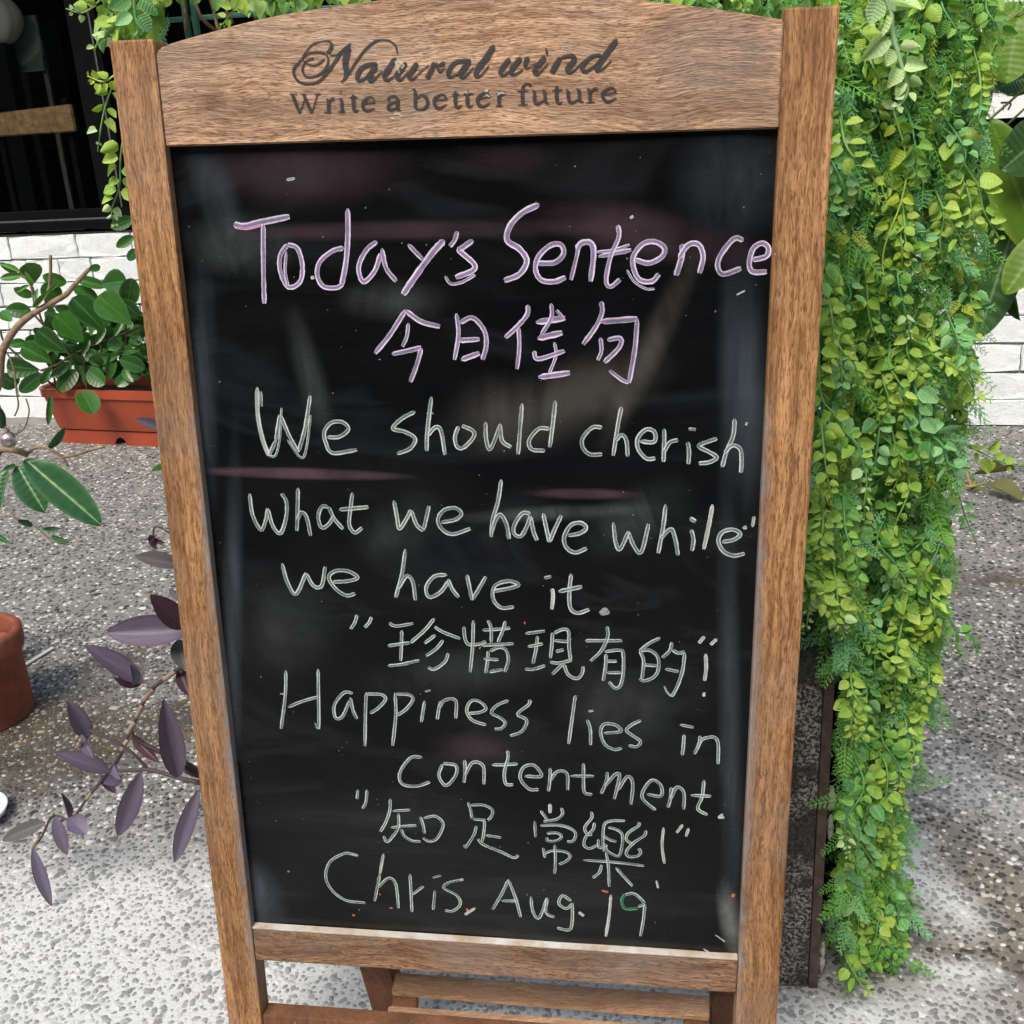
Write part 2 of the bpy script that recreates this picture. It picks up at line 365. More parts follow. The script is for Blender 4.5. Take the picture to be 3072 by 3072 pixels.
# room furniture seen through the pane
seatwood = plain('old_varnish', (.36, .21, .11), .6, .3, nscale=40, namp=.6)
ch = wall_root('cafe_chair', 'chair with a wide wooden backrest behind the window pane', 'chair', 0, .06, 0)
a = wall_px(-60, 345, .06); b = wall_px(212, 312, .06); c_ = wall_px(226, 395, .06); d_ = wall_px(-60, 440, .06)
prism('backrest', [(a[0], a[1]), (b[0], b[1]), (b[0], c_[1]), (a[0], c_[1])], 0, .02, seatwood, ch, .004)
for s0 in (a[0] + .03, b[0] - .05): box('back_post', (s0, .021, 0), (s0 + .022, .04, b[1] + .02), blackm, ch, .003)
box('seat', (a[0], .042, .42), (b[0], .42, .445), seatwood, ch, .006)
for s0 in (a[0] + .03, b[0] - .05): box('leg', (s0, .38, 0), (s0 + .022, .4, .4195), blackm, ch, .003)
box('rung', (a[0] + .053, .022, .60), (b[0] - .051, .036, .612), greybar, ch, .002)
ch2 = wall_root('moulded_chair', 'grey moulded chair back with a rounded corner behind the glass', 'chair', 0, .55, 0)
gs = plain('grey_shell', (.20, .21, .205), .45, .5)
e0 = wall_px(18, 52, .55); e1 = wall_px(116, 210, .55)
rc = .07; x0, x1, z0, z1 = e0[0], e1[0] + .03, e1[1], e0[1]
pts = [(x0, z1), (x1, z1)] + [(x1 - rc + rc * math.cos(t), z0 + rc + rc * math.sin(t)) for t in np.linspace(0, -math.pi / 2, 7)] + \
      [(x0 + rc + rc * math.cos(t), z0 + rc + rc * math.sin(t)) for t in np.linspace(-math.pi / 2, -math.pi, 7)]
prism('shell_back', pts, 0, .012, gs, ch2, .003)
box('shell_seat', (x0 + .01, .014, .44), (x1 - .01, .38, .455), gs, ch2, .006)
for s0 in (x0 + .03, x1 - .05):
    for yy in (.03, .35): box('leg', (s0, yy, 0), (s0 + .018, yy + .018, .4395), greybar, ch2, .002)
for s0 in (x0 + .1, x1 - .12): box('back_post', (s0, .013, .4555), (s0 + .02, .028, z0 + .1), greybar, ch2, .002)
# cushion and red/white things on the sill side
cu = wall_root('white_cushion', 'pleated white paper bundle in the window corner', 'bundle', *[wall_px(20, 60, .5)[0], .5, 0])
paper = plain('white_paper', (.62, .60, .55), .8, .2)
bm = bmesh.new(); bmesh.ops.create_uvsphere(bm, u_segments=24, v_segments=12, radius=1)
zz = wall_px(20, 60, .5)[1]
for vv in bm.verts:
    an = math.atan2(vv.co.y, vv.co.x); f_ = 1 + .10 * math.cos(9 * an); vv.co = Vector((vv.co.x * .11 * f_ - .05, vv.co.y * .06 * f_, vv.co.z * .085 + zz))
finish(bm, 'paper_wrap', paper, cu, True)
box('stand', (-.09, -.03, 0), (-.01, .03, zz - .075), blackm, cu, .004)
bx_ = wall_root('red_carton', 'red carton behind the white bundle', 'carton', wall_px(10, 20, .62)[0] - .14, .62, 0)
redm = plain('red_card', (.30, .05, .025), .7, .3)
box('carton', (-.02, 0, wall_px(10, 150, .62)[1]), (.14, .06, wall_px(10, -60, .62)[1]), redm, bx_, .004)
box('stand', (.03, .01, 0), (.09, .05, wall_px(10, 150, .62)[1] - .001), blackm, bx_, .004)
# paper poster in the right-hand part of the window
pr = wall_root('paper_poster', 'white paper with black pen drawing stuck on the window', 'poster', 0, .0235, 0)
p0 = wall_px(2885, -60, .0235); p1 = wall_px(3180, 345, .0235)
box('sheet', (p0[0], 0, p1[1]), (p1[0], .001, p0[1]), plain('poster_paper', (.88, .89, .90), .6, .3), pr, 0)
ink = plain('black_ink', (.03, .03, .03), .6, .3)
def ribbon_world(name, strokes, wd, mat, parent, conv):
    parts = []
    for s in strokes:
        q = [np.array(conv(*t)) for t in s]; q = crom(q, 4); vs, fs = [], []
        for i in range(len(q)):
            t = q[min(i + 1, len(q) - 1)] - q[max(i - 1, 0)]; t /= np.linalg.norm(t) + 1e-9
            nn = np.array((-t[2], 0, t[0])); vs += [q[i] - nn * wd / 2, q[i] + nn * wd / 2]
        fs = [(2 * i, 2 * i + 1, 2 * i + 3, 2 * i + 2) for i in range(len(q) - 1)]; parts.append((vs, fs))
    return raw(name, *join(parts), mat, parent)
cv = lambda x, y: (wall_px(x, y, .0235)[0], -.0008, wall_px(x, y, .0235)[1])
S_ = lambda L: [(2650 + x / 3.865, y / 3.865) for x, y in L]
ribbon_world('pen_drawing', [S_([(1510, 1000), (1510, 1075), (1545, 1075), (1580, 1000)]), S_([(1360, 1190), (1475, 1195), (1445, 1275)]),
    S_([(1400, 1215), (1385, 1275)]), S_([(1160, 60), (1130, 200)]), S_([(1270, 20), (1300, 60), (1400, 40)]), S_([(1050, 130), (1090, 260)]),
    S_([(1560, 10), (1600, 40), (1640, 20)]), S_([(1200, 90), (1280, 10)])], .0045, ink, pr, cv)

# ------------------------------------------------------------------ far side of the lane, behind the viewer (seen only in reflections)
ob = empty('opposite_building', (0, -5.5, 0), 'plain concrete building across the lane behind the viewer', 'building')
conc = plain('lane_concrete', (.07, .068, .066), .9, .2, nscale=3, namp=.4)
box('wall', (-26, -.3, 0), (26, 0, 5.8), conc, ob, 0)
for wx in (-15, -11, -6.5, -3.5, 1.2, 4.5, 9, 13):
    wf = box('window_frame', (wx - .05, .001, 1.0), (wx + 1.45, .05, 2.5), greybar, ob, .004)
    box('window_glass', (wx, .051, 1.05), (wx + 1.4, .06, 2.45), plain('dark_glass', (.02, .025, .03), .1, .6), wf, 0)
box('door', (-1.1, .001, 0), (-.1, .05, 2.1), plain('maroon_door', (.14, .045, .07), .5, .4), ob, .004)
box('roof_edge', (-26.2, -.35, 5.801), (26.2, .25, 6.0), conc, ob, .01)
# ------------------------------------------------------------------ chalkboard sign; local x right, z up along the board, y into it
BR = Vector((0.99964309, 0, -0.02671513)); BD = Vector((-0.02666864, -0.05897196, -0.99790335)); BN = Vector((-0.00157544, 0.99825964, -0.05895091))
TW = Vector((-0.12645628, 0.7610584, -0.00112774)); VB = .861
SO = CAM + TW + BD * VB
sign = empty('chalkboard_sign', (0, 0, 0), 'wooden easel chalkboard with an arched top rail and handwritten chalk lines', 'chalkboard sign')
sign.matrix_world = Matrix.Translation(SO) @ Matrix((BR, BN, -BD)).transposed().to_4x4()
def board_xy(px, py, y=0.0):
    """sight line through a photo pixel onto the sign plane at local depth y"""
    r = ray(px, py); n = BN; kk = ((SO + BN * y - CAM) @ n) / (r @ n); q = CAM + r * kk - SO
    return q @ BR, -(q @ BD)
def foot(x): return -(SO.z + x * BR.z) / (-BD.z) if True else 0      # local z at which world z = 0
V = lambda v: VB - v
PT = .021
for s, x0, x1, vt in ((0, -.2495, -.2168, .0712), (1, .2146, .2495, .0735)):
    z0 = foot((x0 + x1) / 2) + .001
    box('post', (x0, 0, z0), (x1, PT, V(-vt)), wood_post, sign, .0016)
arch = [(-.2165, .0615), (-.2087, .0668), (-.1745, .0741), (-.1442, .0799), (-.1142, .0839), (-.0655, .0885), (-.02, .0905), (.03, .0903), (.08, .0870), (.124, .0817), (.1643, .0757), (.19, .0712), (.2143, .0666)]
arch = crom(arch, 3)
rail_top = prism('top_rail', [(x, V(-v)) for x, v in arch] + [(.2143, V(0)), (-.2165, V(0))], .0012, .0185, wood_rail, sign, .0009)
box('bottom_rail', (-.2165, .0008, V(.7020)), (.2143, .0195, V(.6685)), wood_low, sign, .0018)
box('lit_chalk_ledge', (-.2163, .0006, V(.6680)), (.2141, .0082, V(.6665)), plain('lit_bare_chalky_wood', (.46, .35, .24), .8, .2, nscale=45, namp=.3, c2=(.66, .64, .60)), sign, .0004)  # rail's top face: chalk dust plus the light on it painted paler
LR = V(.764); box('lower_rail', (-.2165, .002, LR - .024), (.2143, .0185, LR), wood_dark, sign, .0016)
def wave(x, z):
    return 1.5 * (.00075 * math.sin(9.5 * z * 2 + 5 * x + 1.1 * math.sin(17 * x)) + .0005 * math.sin(31 * z - 9 * x + 2 * math.sin(8 * x + 3 * z)) +
            .0003 * math.sin(70 * z + 14 * x + 1.5 * math.sin(22 * x)) + .00025 * math.sin(38 * x + 12 * z)) * min(1, (abs(abs(x) - .215)) / .03 + .25)
BY = .0085
k = NT('chalkboard_film'); v = k.coord()
vary = k.noise(v, 9, 4, .6)
st = k.noise(k.map(v, (5, 1, 60), rot=(0, R(8), 0)), 1, 5, .65); st2 = k.noise(k.map(v, (50, 1, 5), rot=(0, R(-12), 0)), 1, 5, .65)
c = k.mix(k.ramp(vary, [(.35, 0), (.7, 1)]), (.0015, .0018, .002), (.004, .0045, .005))
def smear_sheen(cx, cy, rx, ry, rot, col, st_, src, inner=0.0, lo=.3, hi=.75):  # chalk smears and film reflections, both painted into the colour
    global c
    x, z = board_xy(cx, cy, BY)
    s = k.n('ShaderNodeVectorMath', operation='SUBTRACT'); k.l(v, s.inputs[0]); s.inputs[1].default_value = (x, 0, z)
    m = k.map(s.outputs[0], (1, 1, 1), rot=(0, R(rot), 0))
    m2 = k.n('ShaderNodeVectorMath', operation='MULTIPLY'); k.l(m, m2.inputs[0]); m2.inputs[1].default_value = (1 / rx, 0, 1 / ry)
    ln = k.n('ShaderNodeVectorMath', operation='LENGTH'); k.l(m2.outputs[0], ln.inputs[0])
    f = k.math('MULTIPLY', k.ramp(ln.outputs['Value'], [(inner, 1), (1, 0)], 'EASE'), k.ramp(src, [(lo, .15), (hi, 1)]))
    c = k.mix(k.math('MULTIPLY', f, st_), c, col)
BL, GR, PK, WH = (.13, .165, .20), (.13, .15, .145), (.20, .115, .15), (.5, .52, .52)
band = k.noise(k.map(v, (3.2, 1, 9), rot=(0, R(-6), 0)), 1, 3, .5, 2.4); c = k.mix(k.ramp(band, [(.50, 0), (.60, .6), (.66, .15), (.74, .8)]), c, (.013, .015, .017))  # streaks paint the rippled film's reflections into the colour
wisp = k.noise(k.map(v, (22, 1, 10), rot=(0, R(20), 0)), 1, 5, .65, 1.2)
smear_sheen(600, 1250, .018, .16, -6, BL, .55, st2); smear_sheen(690, 2150, .012, .30, -7, BL, .75, st2); smear_sheen(770, 2680, .03, .05, 20, BL, .6, wisp)
smear_sheen(2230, 1150, .022, .12, 4, BL, .5, st2); smear_sheen(2190, 2200, .012, .30, 3, BL, .45, st2); smear_sheen(2190, 2760, .012, .05, 10, WH, .55, wisp)
smear_sheen(720, 740, .05, .03, 0, GR, .45, wisp, .2); smear_sheen(640, 560, .02, .08, 15, BL, .4, wisp); smear_sheen(2200, 540, .05, .05, 20, BL, .35, wisp)
smear_sheen(900, 500, .10, .035, 0, PK, .22, vary, .2); smear_sheen(1500, 480, .05, .016, 0, PK, .2, vary); smear_sheen(1250, 690, .18, .009, 0, PK, .25, vary, .3)  # pink bands are film reflections painted as colour
smear_sheen(1950, 700, .10, .022, -12, PK, .32, vary, .3); smear_sheen(900, 1420, .10, .006, -1, PK, .95, vary, .4); smear_sheen(1750, 1482, .05, .0055, 0, PK, .5, vary, .3)
smear_sheen(930, 1120, .016, .06, 12, GR, .5, wisp); smear_sheen(1180, 900, .05, .02, 0, GR, .5, wisp); smear_sheen(1700, 1200, .10, .035, 20, (.16, .15, .13), .45, wisp)
smear_sheen(1950, 1050, .015, .10, -25, (.16, .15, .13), .5, wisp); smear_sheen(1500, 1250, .05, .04, 0, (.14, .13, .12), .4, st2)
smear_sheen(1650, 1540, .10, .008, 4, GR, .6, wisp, .1); smear_sheen(1900, 1560, .06, .03, 30, GR, .4, wisp); smear_sheen(1200, 1580, .05, .03, 30, GR, .3, wisp)
smear_sheen(850, 1900, .06, .05, 40, GR, .3, wisp); smear_sheen(1400, 2020, .12, .03, 10, GR, .25, wisp); smear_sheen(1850, 2120, .06, .04, 0, GR, .35, wisp)
smear_sheen(1420, 2250, .05, .02, 0, PK, .22, vary); smear_sheen(1150, 2480, .16, .05, 0, (.05, .052, .055), .5, st); smear_sheen(1600, 2700, .2, .08, 0, (.045, .048, .05), .5, st)
sc_ = k.noise(k.map(v, (40, 1, 700), rot=(0, R(25), 0)), 1, 3, .6); c = k.mix(k.ramp(sc_, [(.70, 0), (.78, .12)]), c, (.4, .4, .4))
sp = k.noise(v, 330, 1, .5); c = k.mix(k.ramp(sp, [(.80, 0), (.82, .4)]), c, (.5, .5, .48))
k.col(c); k.rough(k.math('MULTIPLY_ADD', st, .2, .16)); k.b.inputs['Specular IOR Level'].default_value = .42
k.bump(k.noise(v, 60, 3, .5), .04, .002)
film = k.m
nx, nz = 70, 110; vs, fs = [], []
zb, zt = V(.6685) - .006, V(0) + .005; x0, x1 = -.2175, .2155
for j in range(nz + 1):
    for i in range(nx + 1):
        x = x0 + (x1 - x0) * i / nx; z = zb + (zt - zb) * j / nz; vs.append((x, BY + wave(x, z), z))
for j in range(nz):
    for i in range(nx):
        a = j * (nx + 1) + i; fs.append((a, a + 1, a + nx + 2, a + nx + 1))
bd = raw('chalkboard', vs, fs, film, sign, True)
box('backing_sheet', (x0, .0118, zb), (x1, .0148, zt), plain('hardboard', (.12, .075, .04), .8, .3), sign, 0)
# rear easel frame and its slatted shelf
for xa, xb in ((-.295, -.2625), (.0535, .086)):
    vs = []      # braced rear leg: from behind the board down and back to the paving
    for z, y in ((.30, .742), (.0015, .8245)):
        vs += [(xa, y, z), (xb, y, z), (xb, y + .024, z + .005 * (z > .1)), (xa, y + .024, z + .005 * (z > .1))]
    inv = sign.matrix_world.inverted(); bm = bmesh.new(); q = [bm.verts.new(inv @ Vector(p)) for p in vs]
    for f_ in ((0, 1, 2, 3), (7, 6, 5, 4), (0, 4, 5, 1), (1, 5, 6, 2), (2, 6, 7, 3), (3, 7, 4, 0)): bm.faces.new([q[t] for t in f_])
    bmesh.ops.recalc_face_normals(bm, faces=bm.faces); bmesh.ops.bevel(bm, geom=bm.edges[:], offset=.0014, segments=2, affect='EDGES')
    finish(bm, 'rear_leg', wood_dark, sign)
a_ = sign.matrix_world.inverted() @ Vector((-.28, .75, .29)); b_ = sign.matrix_world.inverted() @ Vector((.07, .75, .29))
box('hinge_bar', (-.2165, .0195, a_.z - .012), (.2143, .0235, a_.z + .012), wood_dark, sign, .001)
def world_box(name, P, mat, bev=.0015):
    """box from four ground-parallel corners (front-left, front-right, back-right, back-left) and thickness"""
    q, th = P; bm = bmesh.new()
    inv = sign.matrix_world.inverted()
    a = [bm.verts.new(inv @ Vector(p)) for p in q]; b = [bm.verts.new(inv @ (Vector(p) - Vector((0, 0, th)))) for p in q]
    bm.faces.new(a); bm.faces.new(b[::-1])
    for i in range(4): bm.faces.new((a[i], b[i], b[(i + 1) % 4], a[(i + 1) % 4]))
    bmesh.ops.recalc_face_normals(bm, faces=bm.faces)
    bmesh.ops.bevel(bm, geom=bm.edges[:], offset=bev, segments=2, affect='EDGES')
    return finish(bm, name, mat, sign)
ZS = .07
def slat(bl, br, fl, fr): return ([on_ground(*fl, ZS), on_ground(*fr, ZS), on_ground(*br, ZS), on_ground(*bl, ZS)], .0075)
world_box('slat', slat((1187, 2914), (2128, 2984), (1174, 2972), (2128, 3048)), wood_slat)
world_box('slat', slat((1166, 3014), (2120, 3082), (1150, 3085), (2112, 3160)), wood_slat)
ZB = ZS - .008
def under(x0, x1, y0, y1): return ([on_ground(x0, y1, ZB), on_ground(x1, y1, ZB), on_ground(x1 + 4, y0, ZB), on_ground(x0 + 4, y0, ZB)], .014)
world_box('slat_bearer', under(1174, 1250, 2935, 3100), wood_dark); world_box('slat_bearer', under(2048, 2118, 3000, 3120), wood_dark)

# ------------------------------------------------------------------ chalk writing
def chalk_mat(name, edge, core, lo, hi):
    k = NT(name); uv = k.coord('UV'); sep = k.n('ShaderNodeSeparateXYZ'); k.l(uv, sep.inputs[0])
    e = k.math('ABSOLUTE', k.math('MULTIPLY_ADD', sep.outputs[0], 2, -1))
    n = k.noise(k.map(uv, (2.2, 220, 1)), 1, 4, .7); n2 = k.noise(k.coord(), 55, 3, .6); n3 = k.noise(k.coord(), 1500, 2, .6)
    en = k.math('ADD', e, k.math('MULTIPLY_ADD', n, .5, -.25))
    side = k.ramp(k.noise(k.coord(), 16, 2, .5), [(.42, 0), (.58, 1)])
    sd_ = k.math('MULTIPLY_ADD', k.math('MULTIPLY', k.math('SUBTRACT', sep.outputs[0], .5), k.math('MULTIPLY_ADD', side, 2, -1)), .75, -.06)
    edgef = k.ramp(k.math('ADD', en, sd_), [(.30, 0), (.66, 1)])
    k.col(k.mix(edgef, core, edge)); k.rough(.75)
    a = k.math('MULTIPLY_ADD', edgef, hi - lo, lo)
    a = k.math('MULTIPLY', a, k.ramp(n2, [(.32, .62), (.6, 1)])); a = k.math('MULTIPLY', a, k.ramp(n3, [(.3, .55), (.5, 1)]))
    k.set(k.b.inputs['Alpha'], a); return k.m
PUR = chalk_mat('mauve_chalk', (.88, .75, .97), (.34, .28, .44), .78, 1)
WHI = chalk_mat('white_chalk', (.74, .83, .79), (.32, .41, .41), .55, .98)
BRI = chalk_mat('bright_chalk', (.74, .79, .72), (.55, .62, .58), .8, 1)
GRN = chalk_mat('green_chalk', (.12, .42, .27), (.06, .28, .17), .6, .9)
ORG = chalk_mat('orange_chalk', (.78, .24, .13), (.6, .18, .1), .9, 1)
CYA = chalk_mat('cyan_chalk', (.2, .6, .66), (.15, .5, .55), .9, 1)
PNK = chalk_mat('pink_chalk', (.80, .36, .60), (.7, .3, .5), .8, 1)
WIG = random.Random(3)
def stroke(pts, wpx, scale, org, y, parts, taper=.35, n=6):
    """pts in survey pixels -> flat ribbon on the board; width per point if given"""
    if len(pts[0]) == 2: pts = [(p[0], p[1], wpx) for p in pts]
    q = crom(pts, n)
    P = []
    for a in q:
        x, z = board_xy(org[0] + a[0] / scale, org[1] + a[1] / scale, y if y < BY - .002 else BY); P.append((x, z, a[2] / scale * (.95 if y > .002 else .86) * .93 / F))
    P = np.array(P); m = len(P); vs, fs, uv = [], [], []; s = 0
    for i in range(m):
        t = P[min(i + 1, m - 1), :2] - P[max(i - 1, 0), :2]; t = t / (np.linalg.norm(t) + 1e-9); nn = np.array((-t[1], t[0]))
        if i: s += np.linalg.norm(P[i, :2] - P[i - 1, :2])
        f = 1 + WIG.gauss(0, .05)
        if taper and (i == 0 or i == m - 1): f *= taper if i == 0 else .7
        wd = P[i, 2] * f / 2
        for k_ in (-1, -.4, .4, 1):
            x, z = P[i, 0] + nn[0] * wd * k_, P[i, 1] + nn[1] * wd * k_
            yy = (BY + wave(x, z) - .00035 - .00004 * (len(parts) % 5)) if y >= BY - .002 else y - .00003 * (len(parts) % 4)
            vs.append((x, yy, z)); uv.append(((k_ + 1) / 2, s * 10))
    # small round ends
    for i in range(m - 1):
        for k_ in range(3): a = i * 4 + k_; fs.append((a, a + 4, a + 5, a + 1))
    parts.append((vs, fs, uv))
def writing(name, groups, label=None, y=None, mat=None, parent=None):
    """groups: (origin, scale, default width, text of strokes); one object per colour"""
    y = BY if y is None else y; by = {}
    for g_ in groups:
        org, sc, wd, txt = g_[:4]; m_ = g_[4] if len(g_) > 4 else mat
        for s in txt.split(';'):
            s = s.strip()
            if not s: continue
            wd_ = wd
            if s[0] == 'w': h_, s = s.split(' ', 1); wd_ = float(h_[1:])
            stroke([tuple(float(a) for a in t.split(',')) for t in s.split()], wd_, sc, org, y, by.setdefault(m_.name, (m_, []))[1])
    for m_, parts in by.values():
        V_, F_, U_ = [], [], []
        for a, b, u in parts:
            o = len(V_); V_ += a; F_ += [tuple(i + o for i in f) for f in b]; U_ += u
        me = bpy.data.meshes.new(name); me.from_pydata(V_, [], F_)
        ul = me.uv_layers.new(name='UVMap'); idx = np.empty(len(me.loops), np.int32); me.loops.foreach_get('vertex_index', idx)
        ul.data.foreach_set('uv', np.array(U_, float)[idx].ravel()); me.update()
        o = mobj(me, name, m_, parent or bd)
        if label: o['label'] = label
A_ = 2.415; B_ = 2.2729
writing('chalk_writing', [((680, 580), A_, 30, "w42 50,225 130,240 250,210 455,168;w32 265,225 262,400 262,600 270,800;440,370 385,450 385,570 445,680 530,640 545,520 510,400 440,370;w20 430,420 420,560 440,670;845,395 760,420 670,500 655,600 700,675 790,685 840,660;w34 875,110 875,300 860,500 830,670;1085,350 1010,410 955,520 965,610 1000,640 1070,560 1110,440;1120,400 1150,540 1225,640;w28 1310,370 1415,480;w42 1575,340 1480,440 1350,620 1275,735;w28 1670,275 1650,340 1615,385;w34 1785,340 1700,400 1690,420 1790,510 1780,560 1655,610;w20 1580,600 1620,655 1700,645 1800,590"),
 ((1480, 580), B_, 30, "w34 315,75 200,130 115,220 95,320 180,380 230,460 180,550 75,595;300,475 420,470 480,410 460,350 390,355 310,430 290,520 330,590 420,600 495,570;w24 570,345 575,400 530,590;w32 570,385 600,340 660,335 685,400 665,600;w16 700,400 820,385 930,350;w26 715,430 940,385;w26 850,215 855,300 800,430 770,590 800,635 865,585;965,450 1060,475 1150,430 1165,370 1100,330 1020,345 955,430 960,520 1000,590 1080,600 1130,550;w34 1290,345 1285,430 1245,560;1265,440 1330,350 1400,350 1430,430 1405,545;1705,320 1640,310 1550,420 1530,500 1570,550 1690,510;1765,455 1860,430 1875,370 1830,340 1770,380 1745,480 1770,535 1865,535;w14 910,520 960,600 1040,650 1100,650"),
 ((680, 580), A_, 16, "70,250 150,256 250,232", PNK)], 'mauve chalk line reading Today\'s Sentence', mat=PUR)
writing('chalk_writing', [((1100, 890), B_, 28, "w30 265,90 160,260 60,385;w30 265,95 370,170 500,205;w22 285,180 275,270 245,340;175,390 270,370 375,345;375,350 345,460 300,580;w26 610,115 625,260 600,430;w28 635,180 720,145 800,230 815,330 790,430;w30 630,300 770,290;w32 645,430 770,385;1100,55 1095,120 1030,200 945,280;w24 1035,200 1040,350 1025,495;w36 1155,175 1355,145;w24 1260,45 1260,140 1190,260;w38 1165,285 1335,245;1140,370 1170,425 1350,370;w20 1280,310 1290,400 1245,525;w36 1170,550 1385,520;1600,30 1605,110 1560,210 1475,325;w36 1590,170 1845,150;1845,150 1830,350 1790,590;w22 1790,590 1740,570 1655,505;w22 1595,280 1600,370 1575,435;1640,295 1730,285 1720,350 1620,450;w20 1345,150 1295,90")],
 'mauve chalk line of four Chinese characters', mat=PUR)
writing('chalk_writing', [((740, 1140), A_, 26, "w16 108,80 112,190;w16 165,548 215,540 245,420 258,200;w16 300,430 400,560 440,480 470,250;w26 215,445 245,250;250,250 310,390 380,520;380,520 430,340 465,110;165,545 215,440;590,410 680,405 745,350 700,300 620,305 570,370 580,450 630,525 805,500;1225,225 1130,275 1065,345 1150,370 1225,420 1190,490 1095,530;1340,120 1325,250 1310,400 1308,510;1315,400 1370,340 1410,370 1440,540;1535,335 1510,410 1525,480 1570,490 1640,420 1640,370 1560,330;1730,305 1735,430 1765,500 1840,320;1835,320 1850,440 1915,490"),
 ((740, 1140), A_, 30, "80,50 85,250 120,420 165,545", BRI), ((740, 1140), A_, 10, "1305,240 1355,240", CYA),
 ((1500, 1140), A_, 26, "160,170 145,350 130,540;360,355 280,355 210,440 230,505 325,515;400,150 385,300 360,490;740,345 670,345 600,420 600,490 650,540 740,540;880,195 855,320 820,550;840,440 880,400 915,440 925,555;1010,445 1115,450 1120,380 1060,360 1000,420 1000,500 1060,570 1125,570;1190,355 1190,450 1185,595;1190,520 1230,455 1290,435;1360,450 1370,520 1365,610;w20 1365,355 1420,360;1575,425 1500,450 1440,480 1510,520 1570,560 1520,595 1440,605;1700,280 1690,400 1640,520 1610,630;1625,530 1680,475 1740,500 1750,590 1745,670")],
 'white chalk line reading We should cherish', mat=WHI)
writing('chalk_writing', [((720, 1420), A_, 26, "70,145 90,300 150,410 185,340 200,255;200,255 235,380 290,435 330,330 335,210 300,145;420,105 415,250 410,420;412,340 440,285 480,320 510,455;640,245 590,245 565,320 590,395 640,370 680,310;640,245 680,330 745,405;815,140 800,250 790,370 830,430 885,395;w28 715,265 820,255 930,245;1115,195 1140,330 1155,400 1200,340 1240,265;1240,265 1280,370 1330,415;1330,415 1370,235;1455,355 1560,335 1605,290 1560,250 1480,265 1435,330 1460,400 1540,440 1670,400;1893,45 1870,200 1830,340 1820,460"),
 ((1440, 1420), B_, 25, "80,400 105,320 140,280 180,340 200,445;345,275 290,270 235,350 235,410 280,425 320,360 345,290;345,290 365,390 390,455;430,270 455,380 475,465;475,465 510,380 555,285;600,420 680,405 725,370 690,335 620,350 575,430 590,500 650,535 730,505;910,330 925,460 955,510 1015,390;1010,390 1050,490 1100,530 1150,340;1265,210 1250,350 1215,540;1230,440 1300,375 1330,440 1350,555;1440,380 1455,450 1445,525;w26 1430,300 1470,325;1650,465 1730,450 1775,410 1720,380 1650,400 1625,460 1660,530 1730,560 1805,545"),
 ((1440, 1420), B_, 25, "1585,210 1560,350 1525,515", BRI)], 'white chalk line reading what we have while', mat=WHI)
writing('chalk_writing', [((820, 1630), 1.84, 20, "48,110 80,220 125,280 180,165;180,165 220,235 265,235 285,130;325,215 410,210 465,190 410,155 340,155 305,190 340,250 400,290 450,280;730,30 710,170 675,300;690,250 735,180 770,210 785,315;960,170 890,180 845,240 860,295 920,270 970,205;965,195 990,250 1025,295;1070,170 1085,240 1100,310;1100,310 1175,180;1210,260 1300,245 1355,225 1300,205 1225,230 1215,300 1260,350 1330,345;w16 1495,188 1535,180;1645,165 1635,260 1640,350 1680,380 1745,360;w22 1575,262 1705,235;w10 1800,380 1830,355 1850,380 1810,385 1840,365 1815,370 1845,385"),
 ((820, 1630), 1.84, 20, "1540,245 1545,290 1538,360", BRI)], 'white chalk line reading we have it', mat=WHI)
writing('chalk_writing', [((1030, 1830), 3.22, 31, "130,50 110,120 70,185;270,70 250,120 205,170;440,125 510,155 675,130;565,195 562,330 555,490;430,345 530,330 640,315;430,540 560,525 735,485;880,80 790,190 650,315;880,160 970,215 1130,275;890,240 785,320;965,290 900,370 800,440;1015,415 980,500 880,570 820,555;1165,155 1175,270 1210,330 1300,330 1380,300;1258,95 1250,330 1225,600;1400,90 1430,170 1430,310;1570,95 1540,200 1495,305;1345,190 1480,180 1615,165;1335,340 1480,330 1645,320;1400,395 1395,480 1375,610;1415,395 1500,360 1570,380 1595,480 1560,600;1355,470 1500,480;1410,600 1540,575"),
 ((1560, 1850), 3.116, 30, "50,150 235,125;165,170 150,300 120,440;75,275 215,245;45,490 130,490 235,455;305,140 300,250 285,380;320,145 400,110 455,130 460,280 475,400;320,215 455,225;335,320 410,300;280,420 360,430 485,400;400,440 300,540;410,440 450,540 530,580 580,530 590,460;610,215 750,215 955,215;815,80 820,180 760,310 660,410;805,340 800,460 778,600;790,320 930,305 965,340 965,520 940,640 890,670 830,610;810,410 905,410;810,520 945,520;1310,190 1210,240 1120,310;1120,310 1155,400 1150,500 1140,580;1130,310 1220,310 1290,380 1290,500 1240,570 1150,600 1120,570;1150,445 1280,455;1420,230 1400,310 1330,380;1425,305 1480,335 1540,325;1540,330 1520,500 1470,650 1420,745;w18 1420,745 1380,710 1350,650;1355,485 1485,515"),
 ((1560, 1850), 3.116, 32, "1725,180 1670,245;1840,205 1780,260;1735,345 1740,480 1725,600;w38 1705,725 1732,728", BRI)], 'white chalk line of five Chinese characters in quote marks', mat=WHI)
